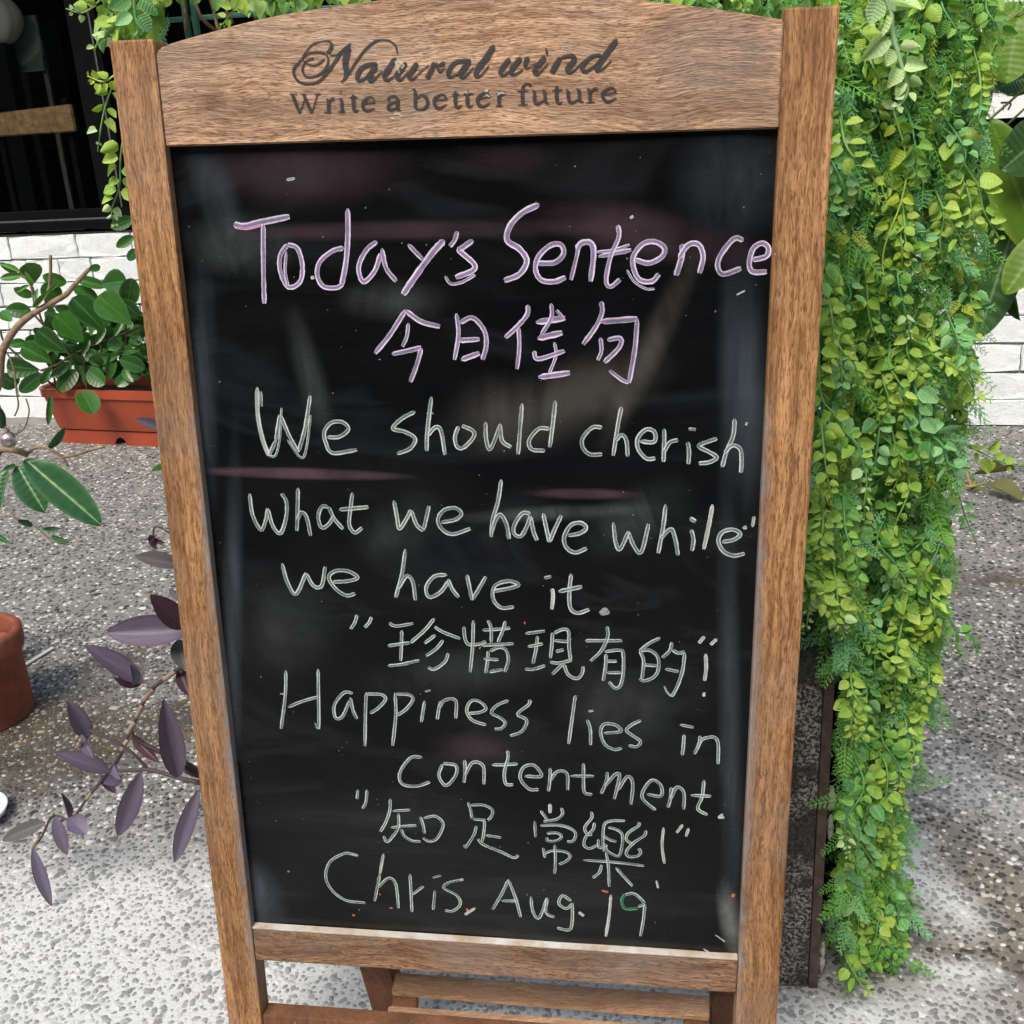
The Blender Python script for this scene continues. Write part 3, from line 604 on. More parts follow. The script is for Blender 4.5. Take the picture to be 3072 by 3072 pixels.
writing('chalk_writing', [((820, 1980), A_, 23, "90,75 85,250 55,500;325,65 325,250 330,500;105,345 200,305 320,270;w10 300,455 320,500;575,245 510,240 440,330 450,420 500,410 550,300;555,275 575,370 605,430;670,240 665,400 665,620;670,250 780,255 810,290 760,350 700,390;880,240 885,400 865,620;885,250 980,255 1010,290 960,360 895,405;1095,300 1070,455;w14 1095,232 1140,218;1210,300 1195,370 1185,435;1200,350 1240,295 1320,295 1320,430;1415,390 1500,380 1540,350 1490,300 1430,300 1400,370 1440,440 1540,475;1705,295 1620,330 1580,385 1640,420 1680,460 1650,500 1600,505;1855,290 1850,325 1770,395 1835,440 1800,520 1715,555"),
 ((820, 1980), A_, 10, "45,248 80,248", PNK),
 ((1600, 2050), 3.22, 30, "405,120 380,300 340,590;520,355 550,450 553,600;w20 530,275 580,268;680,485 830,470 840,440 780,400 680,400 650,480 690,590 780,640 855,625;1040,355 950,400 900,455 970,510 1035,560 1000,610 920,600;1455,490 1450,590 1438,690;w26 1415,395 1550,420;1610,500 1600,580 1555,680;1580,640 1630,540 1740,515 1785,580 1785,780")], 'white chalk line reading Happiness lies in', mat=WHI)
writing('chalk_writing', [((1180, 2230), 1.894, 18.5, "165,78 100,80 40,160 50,225 130,240 210,215;280,115 260,180 300,235 355,180 355,125 285,112;405,95 408,160 402,220;408,180 450,110 510,130 515,230;650,45 650,90 630,170 640,230 680,235;560,125 640,125 705,120;745,190 840,190 800,130 740,140 720,200 770,260 825,265;890,145 890,200 880,275;890,220 930,165 985,175 990,270;1080,115 1080,200 1085,280 1130,295;1005,190 1140,190;1215,165 1210,220 1180,290;1200,250 1260,180 1285,190 1255,320;1275,270 1330,190 1360,230 1350,350;1440,290 1520,300 1520,240 1470,210 1420,270 1420,320 1490,380;1580,250 1575,310 1560,365;1575,320 1610,250 1650,280 1650,375;1765,210 1755,300 1730,370 1785,405;1690,295 1805,300"),
 ((1180, 2230), 1.894, 14, "1845,422 1880,420;1845,422 1872,402", BRI)], 'white chalk line reading contentment', mat=WHI)
writing('chalk_writing', [((1040, 2350), 3.45, 30, "122,55 112,150;215,55 205,180 170,250;455,150 450,270 410,390 355,485;480,275 660,265;540,300 540,440 470,550 420,590 390,530;465,445 600,430 725,425;570,460 600,530 680,580 770,590;765,335 795,420 810,510;800,350 920,330 1000,400 980,490 930,565 860,585 795,550;1260,185 1285,260 1300,350;1285,215 1420,215 1510,265 1500,330 1465,370;1310,360 1440,370;1430,370 1425,470 1405,600;1345,430 1320,520 1240,645 1225,620;1440,525 1600,550;1360,565 1420,625 1600,700 1730,760 1780,735"),
 ((1580, 2370), 3.715, 32, "155,225 230,325;385,200 400,260 340,320 190,345;92,335 100,515;150,385 350,385 480,420 545,480 520,560 450,570;225,475 330,470 390,510 340,555 240,560 225,520;185,635 205,750;200,700 280,670 420,680 485,730 440,790 360,825;315,600 322,760 312,930;720,245 725,310 650,410 670,480 730,500;755,365 740,440 660,520 640,610 700,650 790,610;800,545 810,640 900,610;855,690 850,500 870,380 950,345 1095,345;905,415 1000,440 1065,500 1060,640 1020,740 900,680 880,630;850,500 920,550 1000,575;1250,360 1245,400 1130,480 1115,560 1200,610;1330,450 1310,510 1190,590 1110,690 1140,745 1230,740 1270,700 1250,650;625,780 950,805 1310,850;885,690 910,850 920,1085;835,835 810,920 735,985;995,870 1080,970 1180,1080"),
 ((1580, 2370), 3.715, 32, "w40 260,155 262,255;1525,415 1510,620 1535,825;1740,380 1670,475;1805,420 1775,515;w22 1445,1015 1465,1100", BRI)], 'white chalk line of four Chinese characters above the signature', mat=WHI)
writing('chalk_writing', [((950, 2530), 1.8577, 17, "200,55 160,50 80,95 50,180 80,260 160,320 270,335;352,170 322,325;340,250 400,195 440,230 455,365;520,170 525,280 530,385;530,290 595,240;658,265 648,375;w14 645,190 695,175;800,200 730,220 710,250 780,290 800,340 760,380 715,378;1070,195 1030,280 980,365;1070,195 1110,300 1138,405;1030,315 1125,315;1195,290 1205,370 1240,410 1285,300;1285,300 1280,380 1325,405;1420,320 1370,290 1350,330 1390,360 1425,335;1425,330 1425,420 1410,475 1340,465;1830,335 1770,285 1720,290;1790,355 1830,340;1830,340 1820,430 1805,515"),
 ((950, 2530), 1.8577, 17, "235,65 195,52;375,50 352,170;820,195 795,202;885,360 825,400;1460,380 1490,402;1640,290 1630,400 1612,515", BRI),
 ((950, 2530), 1.8577, 17, "1720,285 1700,320 1720,365 1790,365", GRN),
 ((950, 2530), 1.8577, 12, "w16 205,395 207,408;835,365 845,385;1588,265 1625,275;w8 350,283 353,292;w8 232,372 240,373;w8 405,363 422,363", ORG)], 'white chalk signature and date with a green stroke', mat=WHI)
sp_ = []
for _ in range(60):
    x, y = random.uniform(560, 2300), random.uniform(470, 2750); r_ = random.uniform(.9, 2.4)
    sp_.append('w%.1f %.1f,%.1f %.1f,%.1f' % (r_, x, y, x + random.gauss(0, r_), y + random.gauss(0, r_)))
writing('chalk_specks', [((0, 0), 1, 3, ';'.join(sp_)), ((0, 0), 1, 5, "w4 2210,885 2235,872;w7 860,540 885,535;w7 1890,655 1900,648;w9 2236,1270 2242,1272;w9 2257,1580 2262,1548;w9 2228,1584 2240,1580;w9 935,828 938,838;w7 2262,2950 2270,2945;2110,2843 2140,2860 2170,2864;w4 2145,2800 2175,2822", BRI),
  ((0, 0), 1, 7, "w9 1438,1942 1442,1944;w8 863,2612 868,2616;w9 2197,2690 2202,2680;w8 1573,1866 1577,1866;w6 700,2770 720,2772", ORG)], mat=WHI)
# printed lettering on the top rail
k = NT('printed_ink'); n = k.noise(k.coord(), 700, 2, .6); n2 = k.noise(k.map(k.coord(), (30, 1, 700)), 1, 3, .6)
k.col(k.mix(k.ramp(n2, [(.4, 0), (.7, 1)]), (.026, .024, .027), (.055, .046, .044))); k.rough(.6); k.set(k.b.inputs['Alpha'], k.ramp(n2, [(.30, .55), (.45, .96)])); inkm = k.m
tr_ = rail_top
Q = (850, 90); R2 = (1340, 90); S3 = 3.578
writing('printed_lettering', [(Q, S3, 30, "440,310,22 390,355,20 320,380,16 240,350,16 205,300,14 270,250,14 380,235,16 465,270,18 480,350,24 430,440,24 340,495,18 250,500,18 205,440,22 215,380,20 250,330,16 325,300,20;470,255,34 515,180,34 500,125,18 420,118,12 310,155,14 230,250,16 200,310,16 120,400,28 115,480,28 170,555,24 280,575,18 390,540,24 480,440,32 560,330,30 620,240,34 725,140,16;490,270,16 570,265,16 620,235,26;700,170,56 665,330,62 675,460,50 650,530,24 615,555,12;700,480,18 760,370,22 860,230,24 970,130,22 1060,105,16 1150,120,18 1210,180,18 1220,250,16;1010,370,34 940,365,34 850,400,40 795,480,46 800,540,30 870,520,24 960,420,24;1000,370,50 940,470,56 925,535,44 960,540,24 1060,440,16;1205,300,44 1140,400,56 1085,490,52 1110,535,26 1180,500,16 1230,430,16;1320,350,44 1260,430,48 1220,500,48 1260,530,28 1340,450,16;1440,350,48 1380,440,52 1345,500,44 1390,525,24 1480,440,14 1560,380,14;1620,345,46 1590,430,48 1535,515,48;1640,350,30 1675,440,26 1740,400,16;1730,345,42 1670,390,34"),
 (R2, S3, 30, "260,325,34 180,330,34 90,350,38 20,440,46 30,500,30 110,470,18 210,370,24;250,330,50 180,420,56 150,480,50 190,500,24 290,400,14;510,160,50 430,290,56 330,420,56 315,490,40 370,480,18 455,380,16;680,305,42 610,390,50 575,460,40 620,480,24 720,400,14;800,295,46 730,380,52 690,450,46 740,475,24 820,420,16;880,290,44 845,350,46 850,405,24 900,395,12 960,350,12;1060,285,46 990,370,56 940,440,46 980,465,24 1090,360,14;1060,235,56 1085,228,56;1220,290,42 1170,380,52 1125,460,52;1180,330,18 1260,290,26 1340,275,38 1370,320,50 1300,410,52 1310,450,34 1370,430,16 1460,340,14;1660,265,28 1570,280,30 1480,350,46 1450,410,42 1500,440,28 1600,370,18 1680,280,18;1830,100,50 1740,220,56 1640,360,56 1610,430,40 1670,420,18 1770,325,16")],
 'brown script lettering reading Natural wind', y=.0006, mat=inkm, parent=tr_)
writing('printed_lettering', [(Q, S3, 30, "60,688,12 150,688,12;95,690,38 175,890,32;175,890,12 235,730,18;215,690,38 305,890,32;305,890,12 365,690,14;330,688,12 400,684,12;185,690,12 250,690,12;455,745,12 485,745,14;485,745,36 485,880,36;430,885,12 515,882,12;490,775,16 515,745,24 545,745,30;w38 612,665 620,668;625,735,34 630,875,34;590,738,12 625,738,14;590,878,12 668,876,12;750,690,18 750,720,36 755,845,36 785,868,20 808,850,10;700,725,12 790,715,14;860,790,14 985,775,14;980,775,18 955,725,18 915,722,20 860,770,34 855,830,34 900,865,24 980,840,12;1120,755,34 1140,720,20 1190,710,20 1225,745,34 1225,840,36 1260,855,16;1220,770,12 1150,790,22 1125,830,36 1160,860,22 1220,830,12;1380,640,12 1415,632,14;1415,640,34 1415,840,34;1420,740,14 1480,700,18 1535,730,34 1545,800,34 1500,845,22 1420,845,14;1625,755,14 1760,740,14;1755,740,18 1720,695,18 1680,695,20 1625,740,34 1625,800,34 1670,840,24 1755,800,12;1850,655,18 1845,690,36 1850,805,36 1880,830,20 1915,800,10;1800,690,12 1885,685,14"),
 (R2, S3, 30, "225,650,18 222,690,36 225,800,36 255,820,20 285,800,10;175,690,12 285,680,14;335,735,14 465,715,14;465,715,18 440,680,18 390,680,20 335,730,34 340,790,34 390,820,24 465,780,12;530,690,12 555,688,14;560,690,34 562,810,34;525,815,12 605,810,12;565,720,14 600,680,24 630,680,30;905,600,34 880,578,20 840,585,22 815,640,34 815,800,34;755,660,14 880,655,14;760,805,12 872,800,12;915,650,12 940,650,14;945,655,34 945,760,34 980,790,24 1050,750,14;1050,645,34 1060,780,34;1060,785,14 1100,780,12;1020,648,12 1050,646,14;1185,595,18 1180,640,36 1185,760,36 1215,785,20 1245,760,10;1130,650,12 1245,640,14;1275,640,12 1300,640,14;1305,645,34 1310,745,34 1345,778,24 1420,740,14;1420,630,34 1430,770,34;1430,772,14 1470,768,12;1385,634,12 1415,632,14;1500,635,12 1530,630,14;1535,635,34 1540,770,34;1495,778,12 1592,770,12;1545,670,14 1580,630,22 1620,630,32;1680,690,14 1820,670,14;1820,670,18 1790,625,18 1740,625,20 1680,670,36 1680,725,36 1730,768,26 1825,730,12")],
 'brown serif lettering reading Write a better future', y=.0006, mat=inkm, parent=tr_)
writing('chalk_specks', [(Q, S3, 14, "1200,330 1230,420 1245,460;1250,345 1290,380 1265,410;1190,900 1240,900 1270,930;1150,940 1190,955;1210,340 1280,350"), (R2, S3, 14, "200,655 230,680;410,635 430,660 440,630;420,690 460,715;540,700 580,675 625,680")], y=.0005, mat=BRI, parent=tr_)

for o in bpy.data.objects:
    if o.name.startswith('chalk_specks'): o['kind'] = 'stuff'
# ------------------------------------------------------------------ leaves
def leaf_mesh(name, kind, fold=.18, droop=.12, nu=4, nv=7, serr=0.0, wavy=0.0):
    prof = {'ovate': lambda t: t ** .45 * (1 - t) ** .85, 'heart': lambda t: t ** .33 * (1 - t) ** .80, 'lance': lambda t: t ** .75 * (1 - t) ** .85,
            'obovate': lambda t: t ** 1.1 * (1 - t) ** .42, 'ellip': lambda t: (t * (1 - t)) ** .62, 'round': lambda t: (t * (1 - t)) ** .45}[kind]
    ts = (1 - np.cos(np.linspace(0, np.pi, nv))) / 2; w_ = np.array([prof(t) for t in ts]); w_ = w_ / w_.max() * .5
    vs, fs, uv = [], [], []
    for j, t in enumerate(ts):
        for i in range(nu + 1):
            u = -1 + 2 * i / nu; ww = w_[j] * (1 + (serr if j % 2 else -serr) * (abs(u) > .99))
            x = u * ww
            z = fold * abs(x) * 1.2 - droop * t * t + wavy * math.sin(9 * t + 2 * u) * abs(u) * .06
            vs.append((x, t, z)); uv.append(((u + 1) / 2, t))
    n = nu + 1
    for j in range(nv - 1):
        for i in range(nu): fs.append((j * n + i, j * n + i + 1, (j + 1) * n + i + 1, (j + 1) * n + i))
    return vs, fs, uv
def mk_leaf(name, mat, *a, **k):
    vs, fs, uv = leaf_mesh(name, *a, **k); me = bpy.data.meshes.new(name); me.from_pydata(vs, [], fs)
    ul = me.uv_layers.new(name='UVMap'); idx = np.empty(len(me.loops), np.int32); me.loops.foreach_get('vertex_index', idx)
    ul.data.foreach_set('uv', np.array(uv)[idx].ravel()); me.polygons.foreach_set('use_smooth', [True] * len(me.polygons)); me.materials.append(mat); me.update(); return me
def leaf_material(name, c1, c2, rib, rim=None, rough=.45, trans=.25, island=False, veins=10, vstr=.35, under=None, spec=.4, bumpd=.0002):
    k = NT(name)
    r = k.n('ShaderNodeNewGeometry').outputs['Random Per Island'] if island else k.n('ShaderNodeObjectInfo').outputs['Random']
    uv = k.coord('UV'); sp = k.n('ShaderNodeSeparateXYZ'); k.l(uv, sp.inputs[0])
    a = k.math('ABSOLUTE', k.math('MULTIPLY_ADD', sp.outputs[0], 2, -1))
    base = k.ramp(r, [(i / (len(c1) - 1) if len(c1) > 1 else 0, q) for i, q in enumerate(c1)])
    n = k.noise(k.coord('Object'), 3 if not island else 60, 3, .6)
    base = k.mix(k.ramp(n, [(.4, 0), (.7, .45)]), base, c2)
    if vstr:
        ph = k.math('MULTIPLY_ADD', sp.outputs[1], veins * 6.28, k.math('MULTIPLY', a, -4.0))
        vv = k.ramp(k.math('SINE', ph), [(.86, 0), (1.0, 1)]); base = k.mix(k.math('MULTIPLY', vv, vstr), base, rib)
        k.bump(k.math('SINE', ph), .5, bumpd)
    base = k.mix(k.ramp(a, [(.02, .8), (.09, 0)]), base, rib)
    if rim: base = k.mix(k.ramp(a, [(.72, 0), (.98, .75)]), base, rim)
    if under:
        bf = k.n('ShaderNodeNewGeometry').outputs['Backfacing']; base = k.mix(bf, base, under)
    k.col(base); k.rough(rough); k.b.inputs['Specular IOR Level'].default_value = spec
    if trans:
        t = k.n('ShaderNodeBsdfTranslucent'); k.set(t.inputs['Color'], k.mix(1.0, base, (1.0, 1.0, .55), 'MULTIPLY')); m = k.n('ShaderNodeMixShader'); m.inputs[0].default_value = trans
        k.l(k.b.outputs[0], m.inputs[1]); k.l(t.outputs[0], m.inputs[2]); k.l(m.outputs[0], k.o.inputs[0])
    return k.m
def place(me, P0, P1, w, parent, roll=0.0, nrm=None, name='leaf', thick=None):
    P0, P1 = Vector(P0), Vector(P1); Y = P1 - P0; L = Y.length; Yn = Y / L
    N = (nrm or (CAM - P0)).copy(); N = N - Yn * (N @ Yn); N.normalize()
    N = Matrix.Rotation(roll, 3, Yn) @ N; X = Yn.cross(N)
    o = bpy.data.objects.new(name, me); C.objects.link(o)
    mat = Matrix((X * w, Y, N * (thick or (w + L) / 2))).transposed().to_4x4(); mat.translation = P0
    if parent: o.parent = parent; o.matrix_parent_inverse = parent.matrix_world.inverted()
    o.matrix_world = mat
    if parent: o.matrix_basis = mat
    return o
def zpx(org, s, x, y): return org[0] + x / s, org[1] + y / s
# ------------------------------------------------------------------ stone pillar, black panel and green trellis behind the sign
k = NT('mottled_stone'); v = k.pos(); n = k.noise(v, 260, 5, .7); n2 = k.noise(v, 14, 4, .6); n3 = k.noise(k.map(v, (1, 1, .35)), 40, 4, .6)
c = k.mix(k.ramp(n, [(.42, 0), (.62, 1)]), (.022, .021, .021), (.085, .082, .078))
c = k.mix(k.math('MULTIPLY', k.ramp(n2, [(.50, 0), (.58, 1)]), k.ramp(n, [(.48, 0), (.56, .9)])), c, (.42, .39, .35))
c = k.mix(k.ramp(n3, [(.6, 0), (.72, .5)]), c, (.085, .045, .035)); k.col(c); k.rough(.75); k.bump(n, .5, .003); mottle = k.m
strip = plain('brown_steel', (.055, .034, .028), .6, .4, nscale=60, namp=.5, bump=.1, c2=(.12, .085, .07))
pb = on_ground(2454, 2968); PX1, PY = pb.x, pb.y
pil = empty('stone_pillar', (PX1 - .08, PY + .05, 0), 'dark mottled stone pillar with a brown metal edge strip behind the right post', 'pillar')
box('slab', (-.07, -.048, .0), (.0698, .05, .50), mottle, pil, .002)
box('edge_strip', (.0701, -.05, .001), (.0797, .05, .50), strip, pil, .001)
plaster = plain('broken_plaster', (.62, .58, .50), .9, .2, nscale=200, namp=.6, bump=.5)
for px_, py_, s_ in ((2497, 2395, .010), (2492, 2480, .010), (2470, 2850, .007), (2466, 2890, .008)):
    P = at(px_ - 2, py_, PY + .012) - pil.location
    bm = bmesh.new(); bmesh.ops.create_icosphere(bm, subdivisions=2, radius=s_)
    for vv in bm.verts: vv.co = Vector((vv.co.x * .35 + random.gauss(0, s_ * .08), vv.co.y * .5, vv.co.z * (1.3 + random.random() * .4))) + P
    finish(bm, 'plaster_chip', plaster, pil)
pan = empty('black_panel', (PX1 + .08, 1.0, 0), 'flat black upright panel between the stone pillar and the vine curtain', 'panel')
blk = plain('matt_black', (.006, .006, .007), .7, .2)
box('sheet', (-.085, 0, 0), (-.012, .01, 1.30), blk, pan, .001); box('foot', (-.085, .011, 0), (-.012, .08, .015), blk, pan, .001)
tgreen = plain('trellis_plastic', (.055, .20, .13), .5, .4, nscale=40, namp=.4)
ty = 1.10; a0, a1 = at(420, 60, ty).x, at(2700, 60, ty).x; z1 = at(560, -350, ty).z; z0_ = .02
tre = empty('green_trellis', (0, ty, 0), 'green plastic trellis standing behind the sign and carrying the vines', 'trellis')
xs = [at(559, 60, ty).x, at(586, 60, ty).x] + list(np.arange(at(586, 60, ty).x + .085, a1, .085)); 
for x in xs: box('upright', (x - .0028, -.003, z0_ if x in (xs[0], xs[-1]) else .25), (x + .0028, .003, z1), tgreen, tre, .001)
for z in list(np.arange(at(560, 54, ty).z - 9 * .085, z1, .085)): box('crossbar', (a0, .0035, z - .0022), (xs[-1] + .01, .008, z + .0022), tgreen, tre, .001)
for x in (xs[0], xs[-1]): box('foot', (x - .02, -.1, 0), (x + .02, .1, .0195), tgreen, tre, .002)
# dry twigs caught in the trellis
twig = plain('dry_twig', (.26, .17, .10), .8, .2, nscale=200, namp=.5)
tw = empty('dry_twigs', (0, 0, 0), 'dry brown twigs caught in the trellis above the arch on the left', 'twigs')
for L in ([(498, -40), (492, 20), (486, 55)], [(575, -30), (590, 20), (610, 60), (650, 95)], [(620, -40), (640, 30), (655, 90)], [(700, -30), (680, 30), (700, 70)], [(540, -30), (556, 40), (560, 100)], [(760, -30), (745, 20), (770, 60)]):
    tube('twig', [at(x, y, 1.07 + .02 * random.random()) for x, y in L], .0017, twig, tw, 5)

# ------------------------------------------------------------------ artificial vines
G1, G2 = (.10, .235, .045), (.26, .40, .06)
LM = {
 'lime': leaf_material('lime_leaf', [(.27, .50, .06), (.42, .63, .09), (.58, .74, .16)], (.20, .42, .05), (.42, .58, .20), (.50, .62, .18), .5, .3, veins=7, vstr=.2),
 'green': leaf_material('green_leaf', [(.10, .29, .04), (.19, .42, .06), (.30, .54, .07)], (.09, .25, .04), (.25, .45, .18), (.28, .48, .16), .5, .25, veins=7, vstr=.2),
 'teal': leaf_material('blue_green_leaf', [(.14, .42, .12), (.23, .54, .19), (.33, .62, .28)], (.14, .42, .10), (.45, .70, .42), (.50, .74, .38), .5, .25, veins=7, vstr=.25),
 'pale': leaf_material('pale_leaf', [(.52, .76, .30), (.66, .82, .40), (.48, .74, .42)], (.45, .68, .28), (.7, .85, .5), (.78, .88, .48), .5, .3, veins=7, vstr=.15),
 'yellow': leaf_material('yellow_leaf', [(.36, .56, .05), (.50, .64, .06), (.30, .52, .06)], (.30, .50, .04), (.6, .6, .1), (.62, .62, .1), .5, .3, veins=7, vstr=.1)}
SM = {'lime': plain('lime_stem', (.20, .38, .09), .5), 'green': plain('green_stem', (.10, .30, .10), .5), 'teal': plain('blue_green_stem', (.12, .34, .14), .5),
      'pale': plain('pale_stem', (.36, .55, .30), .5), 'yellow': plain('yellow_stem', (.42, .56, .10), .5)}
VL = {c_: [mk_leaf('vine_leaf', LM[c_], 'heart', fold=.5, droop=.15, serr=.05), mk_leaf('vine_leaf', LM[c_], 'heart', fold=-.35, droop=.3, serr=.04), mk_leaf('vine_leaf', LM[c_], 'ovate', fold=.25, droop=-.15, serr=.06)] for c_ in LM}
BUD = {c_: mk_leaf('vine_bud', LM[c_], 'lance', fold=.6, droop=.0, nu=2, nv=5) for c_ in LM}
VR = random.Random(21)
def vine(pts, col, label, group=None, size=.016, step=.0125, tipcol=None, loc=None, rad=.0009):
    P = [np.array(q) for q in crom([tuple(p) for p in pts], 8)]
    seg = [0]; 
    for a, b in zip(P, P[1:]): seg.append(seg[-1] + np.linalg.norm(b - a))
    L = seg[-1]; P = np.array(P)
    root = empty('hanging_vine', tuple(P[0]), label, 'artificial vine', group); bpy.context.view_layer.update() if False else None
    root.matrix_world = Matrix.Translation(Vector(P[0]))
    vs, fs = tube_data([tuple(p - P[0]) for p in P], [rad, rad, rad * .6], 5, 0); raw('stem', vs, fs, SM[col], root, True)
    def pt(s): return Vector([np.interp(s, seg, P[:, i]) for i in range(3)])
    s = step * .6; i = 0; O = root.location.copy(); toC = (CAM - Vector(P[0])).normalized()
    while s < L:
        f = s / L; p = pt(s); d = (pt(min(L, s + .004)) - pt(max(0, s - .004))).normalized()
        tip = f > .82; sz = size * (1.05 - .5 * f) * (.55 if tip else 1) * VR.uniform(.65, 1.25)
        side = d.cross(toC).normalized()
        for sg in ((1, -1) if VR.random() < .7 else (VR.choice((1, -1)),)):
            dirn = (side * sg * VR.uniform(.6, 1.0) + d * VR.uniform(.25, .9) + toC * VR.uniform(-.25, .6) + Vector((0, 0, -VR.uniform(0, .35)))).normalized()
            b = p + dirn * sz * .35
            me = BUD[tipcol or col] if tip and VR.random() < .6 else VR.choice(VL[tipcol if (tipcol and f > .7) else col])
            o = bpy.data.objects.new('leaf', me); C.objects.link(o); o.parent = root
            N = (toC + Vector((VR.gauss(0, .65), VR.gauss(0, .5), VR.gauss(.25, .55)))); N = (N - dirn * (N @ dirn)).normalized(); X = dirn.cross(N)
            m = Matrix((X * sz * VR.uniform(.75, .98), dirn * sz * VR.uniform(.95, 1.25), N * sz)).transposed().to_4x4(); m.translation = b - O; o.matrix_basis = m
        s += step * (1 - .4 * f) * VR.uniform(.8, 1.2)
    # petioles as one thin part
    return root
def vpx(pts, Y, *a, **k): return vine([at(p[0], p[1], p[2] if len(p) > 2 else Y) for p in pts], *a, **k)
GRP = 'artificial vine strands hanging over the trellis'
vpx([(2630, -60), (2672, 30), (2678, 100), (2700, 180), (2722, 270), (2690, 330)], .86, 'pale', 'pale whitish green vine strand with large heart leaves at the top right of the sign', size=.021, step=.0145, rad=.0018)
vpx([(2830, 385), (2880, 430), (2885, 480), (2935, 560), (2950, 630), (3000, 720)], .93, 'lime', 'lime vine strand curling down beside the large dark leaves', size=.018, step=.015, rad=.0013)
vpx([(2735, 1130), (2760, 1220), (2765, 1275), (2830, 1340), (2845, 1390), (2880, 1410), (2870, 1450)], .90, 'teal', 'blue green zigzag vine strand with toothed leaves halfway down the curtain', size=.018, step=.013, rad=.0014)
vpx([(2860, 1290), (2900, 1335), (2950, 1360), (3000, 1385), (3055, 1400)], 1.0, 'lime', 'vine strand reaching out to the right over the paving', size=.0135, step=.012)
vpx([(2850, 1400), (2875, 1480), (2900, 1560), (2932, 1635)], 1.0, 'teal', 'thin trailing vine tip hanging free at the right edge of the curtain', size=.0085, step=.010)
vpx([(2760, 1700), (2800, 1830), (2850, 1860), (2875, 1895), (2910, 1905), (2935, 1950)], .94, 'green', 'dark stemmed vine strand turned outwards low on the right side', size=.012, step=.012, rad=.0012)
vpx([(2455, 1000), (2462, 1180), (2500, 1240), (2530, 1290), (2570, 1330), (2580, 1360), (2600, 1440), (2590, 1520)], .84, 'lime', 'lime vine strand hanging close beside the right wooden post', size=.015, step=.014, tipcol='pale')
vpx([(2470, 1500), (2455, 1600), (2440, 1720), (2420, 1880)], .84, 'lime', 'vine strand hanging over the stone pillar next to the post', size=.012, step=.011, tipcol='pale')
vpx([(2520, 1600), (2545, 1740), (2570, 1800), (2615, 1860)], .85, 'yellow', 'yellow tipped vine strand over the black panel', size=.010, step=.011)
vpx([(2465, 1700), (2480, 1830), (2500, 1900), (2515, 1925)], .85, 'lime', 'short vine strand ending above the stone pillar', size=.010, step=.010, tipcol='pale')
vpx([(2620, 2380), (2600, 2440), (2580, 2520), (2620, 2600), (2570, 2660)], .89, 'teal', 'pale green vine strand with round leaves low beside the black panel', size=.013, step=.013)
vpx([(2540, 2880), (2570, 2930), (2590, 2960), (2620, 2978)], .85, 'lime', 'lowest vine strand with its tip on the paving', size=.012, step=.012)
vpx([(2660, 2830), (2720, 2880), (2760, 2905), (2800, 2922)], .90, 'green', 'vine strand spreading to the right along the paving', size=.010, step=.009)
vpx([(2680, 330), (2720, 480), (2705, 600), (2650, 760), (2660, 900)], .90, 'yellow', 'yellow green vine strand in the upper curtain', size=.013, step=.015)
vpx([(2850, 760), (2905, 850), (2930, 910), (2990, 935)], .95, 'teal', 'blue green vine strand pointing towards the bricks', size=.012, step=.012)
# left side strands
LG = dict(group=None)
vpx([(450, -50), (420, -5), (380, 40), (335, 90), (300, 120), (281, 152)], 1.0, 'lime', 'lime vine strand crossing in front of the window at the top left', size=.017, step=.016, tipcol='pale', rad=.0014)
vpx([(405, -60), (403, 0), (408, 60), (420, 115)], .99, 'teal', 'blue green vine strand right above the left wooden post', size=.021, step=.017, rad=.0014)
vpx([(330, -50), (300, 0), (250, 38), (198, 26)], 1.0, 'lime', 'vine tip pointing left across the window', size=.012, step=.012, tipcol='pale')
vpx([(345, 240), (322, 300), (305, 370), (293, 455)], 1.0, 'lime', 'narrow vine strand hanging left of the left post', size=.013, step=.016, tipcol='pale')
vpx([(345, 225), (310, 245), (262, 228)], .99, 'yellow', 'small yellow sprig poking out left of the post', size=.009, step=.007)
vpx([(372, 400), (362, 470), (358, 560), (335, 630), (345, 682)], 1.0, 'lime', 'lower vine strand of small folded leaves left of the left post', size=.0145, step=.0125, tipcol='pale')
vpx([(820, -60), (722, -10), (700, 30), (655, 90)], 1.03, 'lime', 'vine strand touching the arched top of the sign on its left', size=.013, step=.013)
vpx([(770, -60), (745, 0), (768, 55)], 1.03, 'teal', 'blue green vine tip behind the left of the arch', size=.012, step=.012)
vpx([(880, -60), (800, 20), (790, 45)], 1.03, 'green', 'round leaved vine behind the left slope of the arch', size=.015, step=.014)
vpx([(960, -60), (930, -10), (915, 20)], 1.03, 'lime', 'short vine above the arch beside the round leaves', size=.013, step=.012)
vpx([(2080, -60), (2110, -5), (2150, 20)], 1.0, 'green', 'green vine behind the right slope of the arch', size=.014, step=.012)
vpx([(2200, -60), (2230, 0), (2240, 40)], 1.0, 'lime', 'lime vine hanging to the right slope of the arch', size=.012, step=.011)
# curtain profile: photo rows against its left and right edges
ROW = [-200, 0, 250, 500, 900, 1200, 1400, 1600, 1780, 1900, 2050, 2150, 2300, 2600, 2800, 2950]
LEF = [2380, 2400, 2420, 2400, 2400, 2390, 2380, 2360, 2370, 2520, 2550, 2550, 2545, 2530, 2530, 2560]
RIG = [3020, 2970, 2950, 2920, 2910, 2900, 2860, 2840, 2830, 2820, 2785, 2745, 2700, 2680, 2710, 2700]
def curtain(rr, edge=0.0, y0=-150, y1=2940):
    y = rr.uniform(y0, y1); l, r = np.interp(y, ROW, LEF), np.interp(y, ROW, RIG)
    x = rr.uniform(l - edge * 20, r + edge * 20); f = (x - l) / (r - l); bulge = .055 * math.sin(math.pi * min(1, max(0, f * .8 + .1)))
    if x < 2560: bulge = max(bulge, .13 if y > 1250 else .09)
    return x, y, bulge
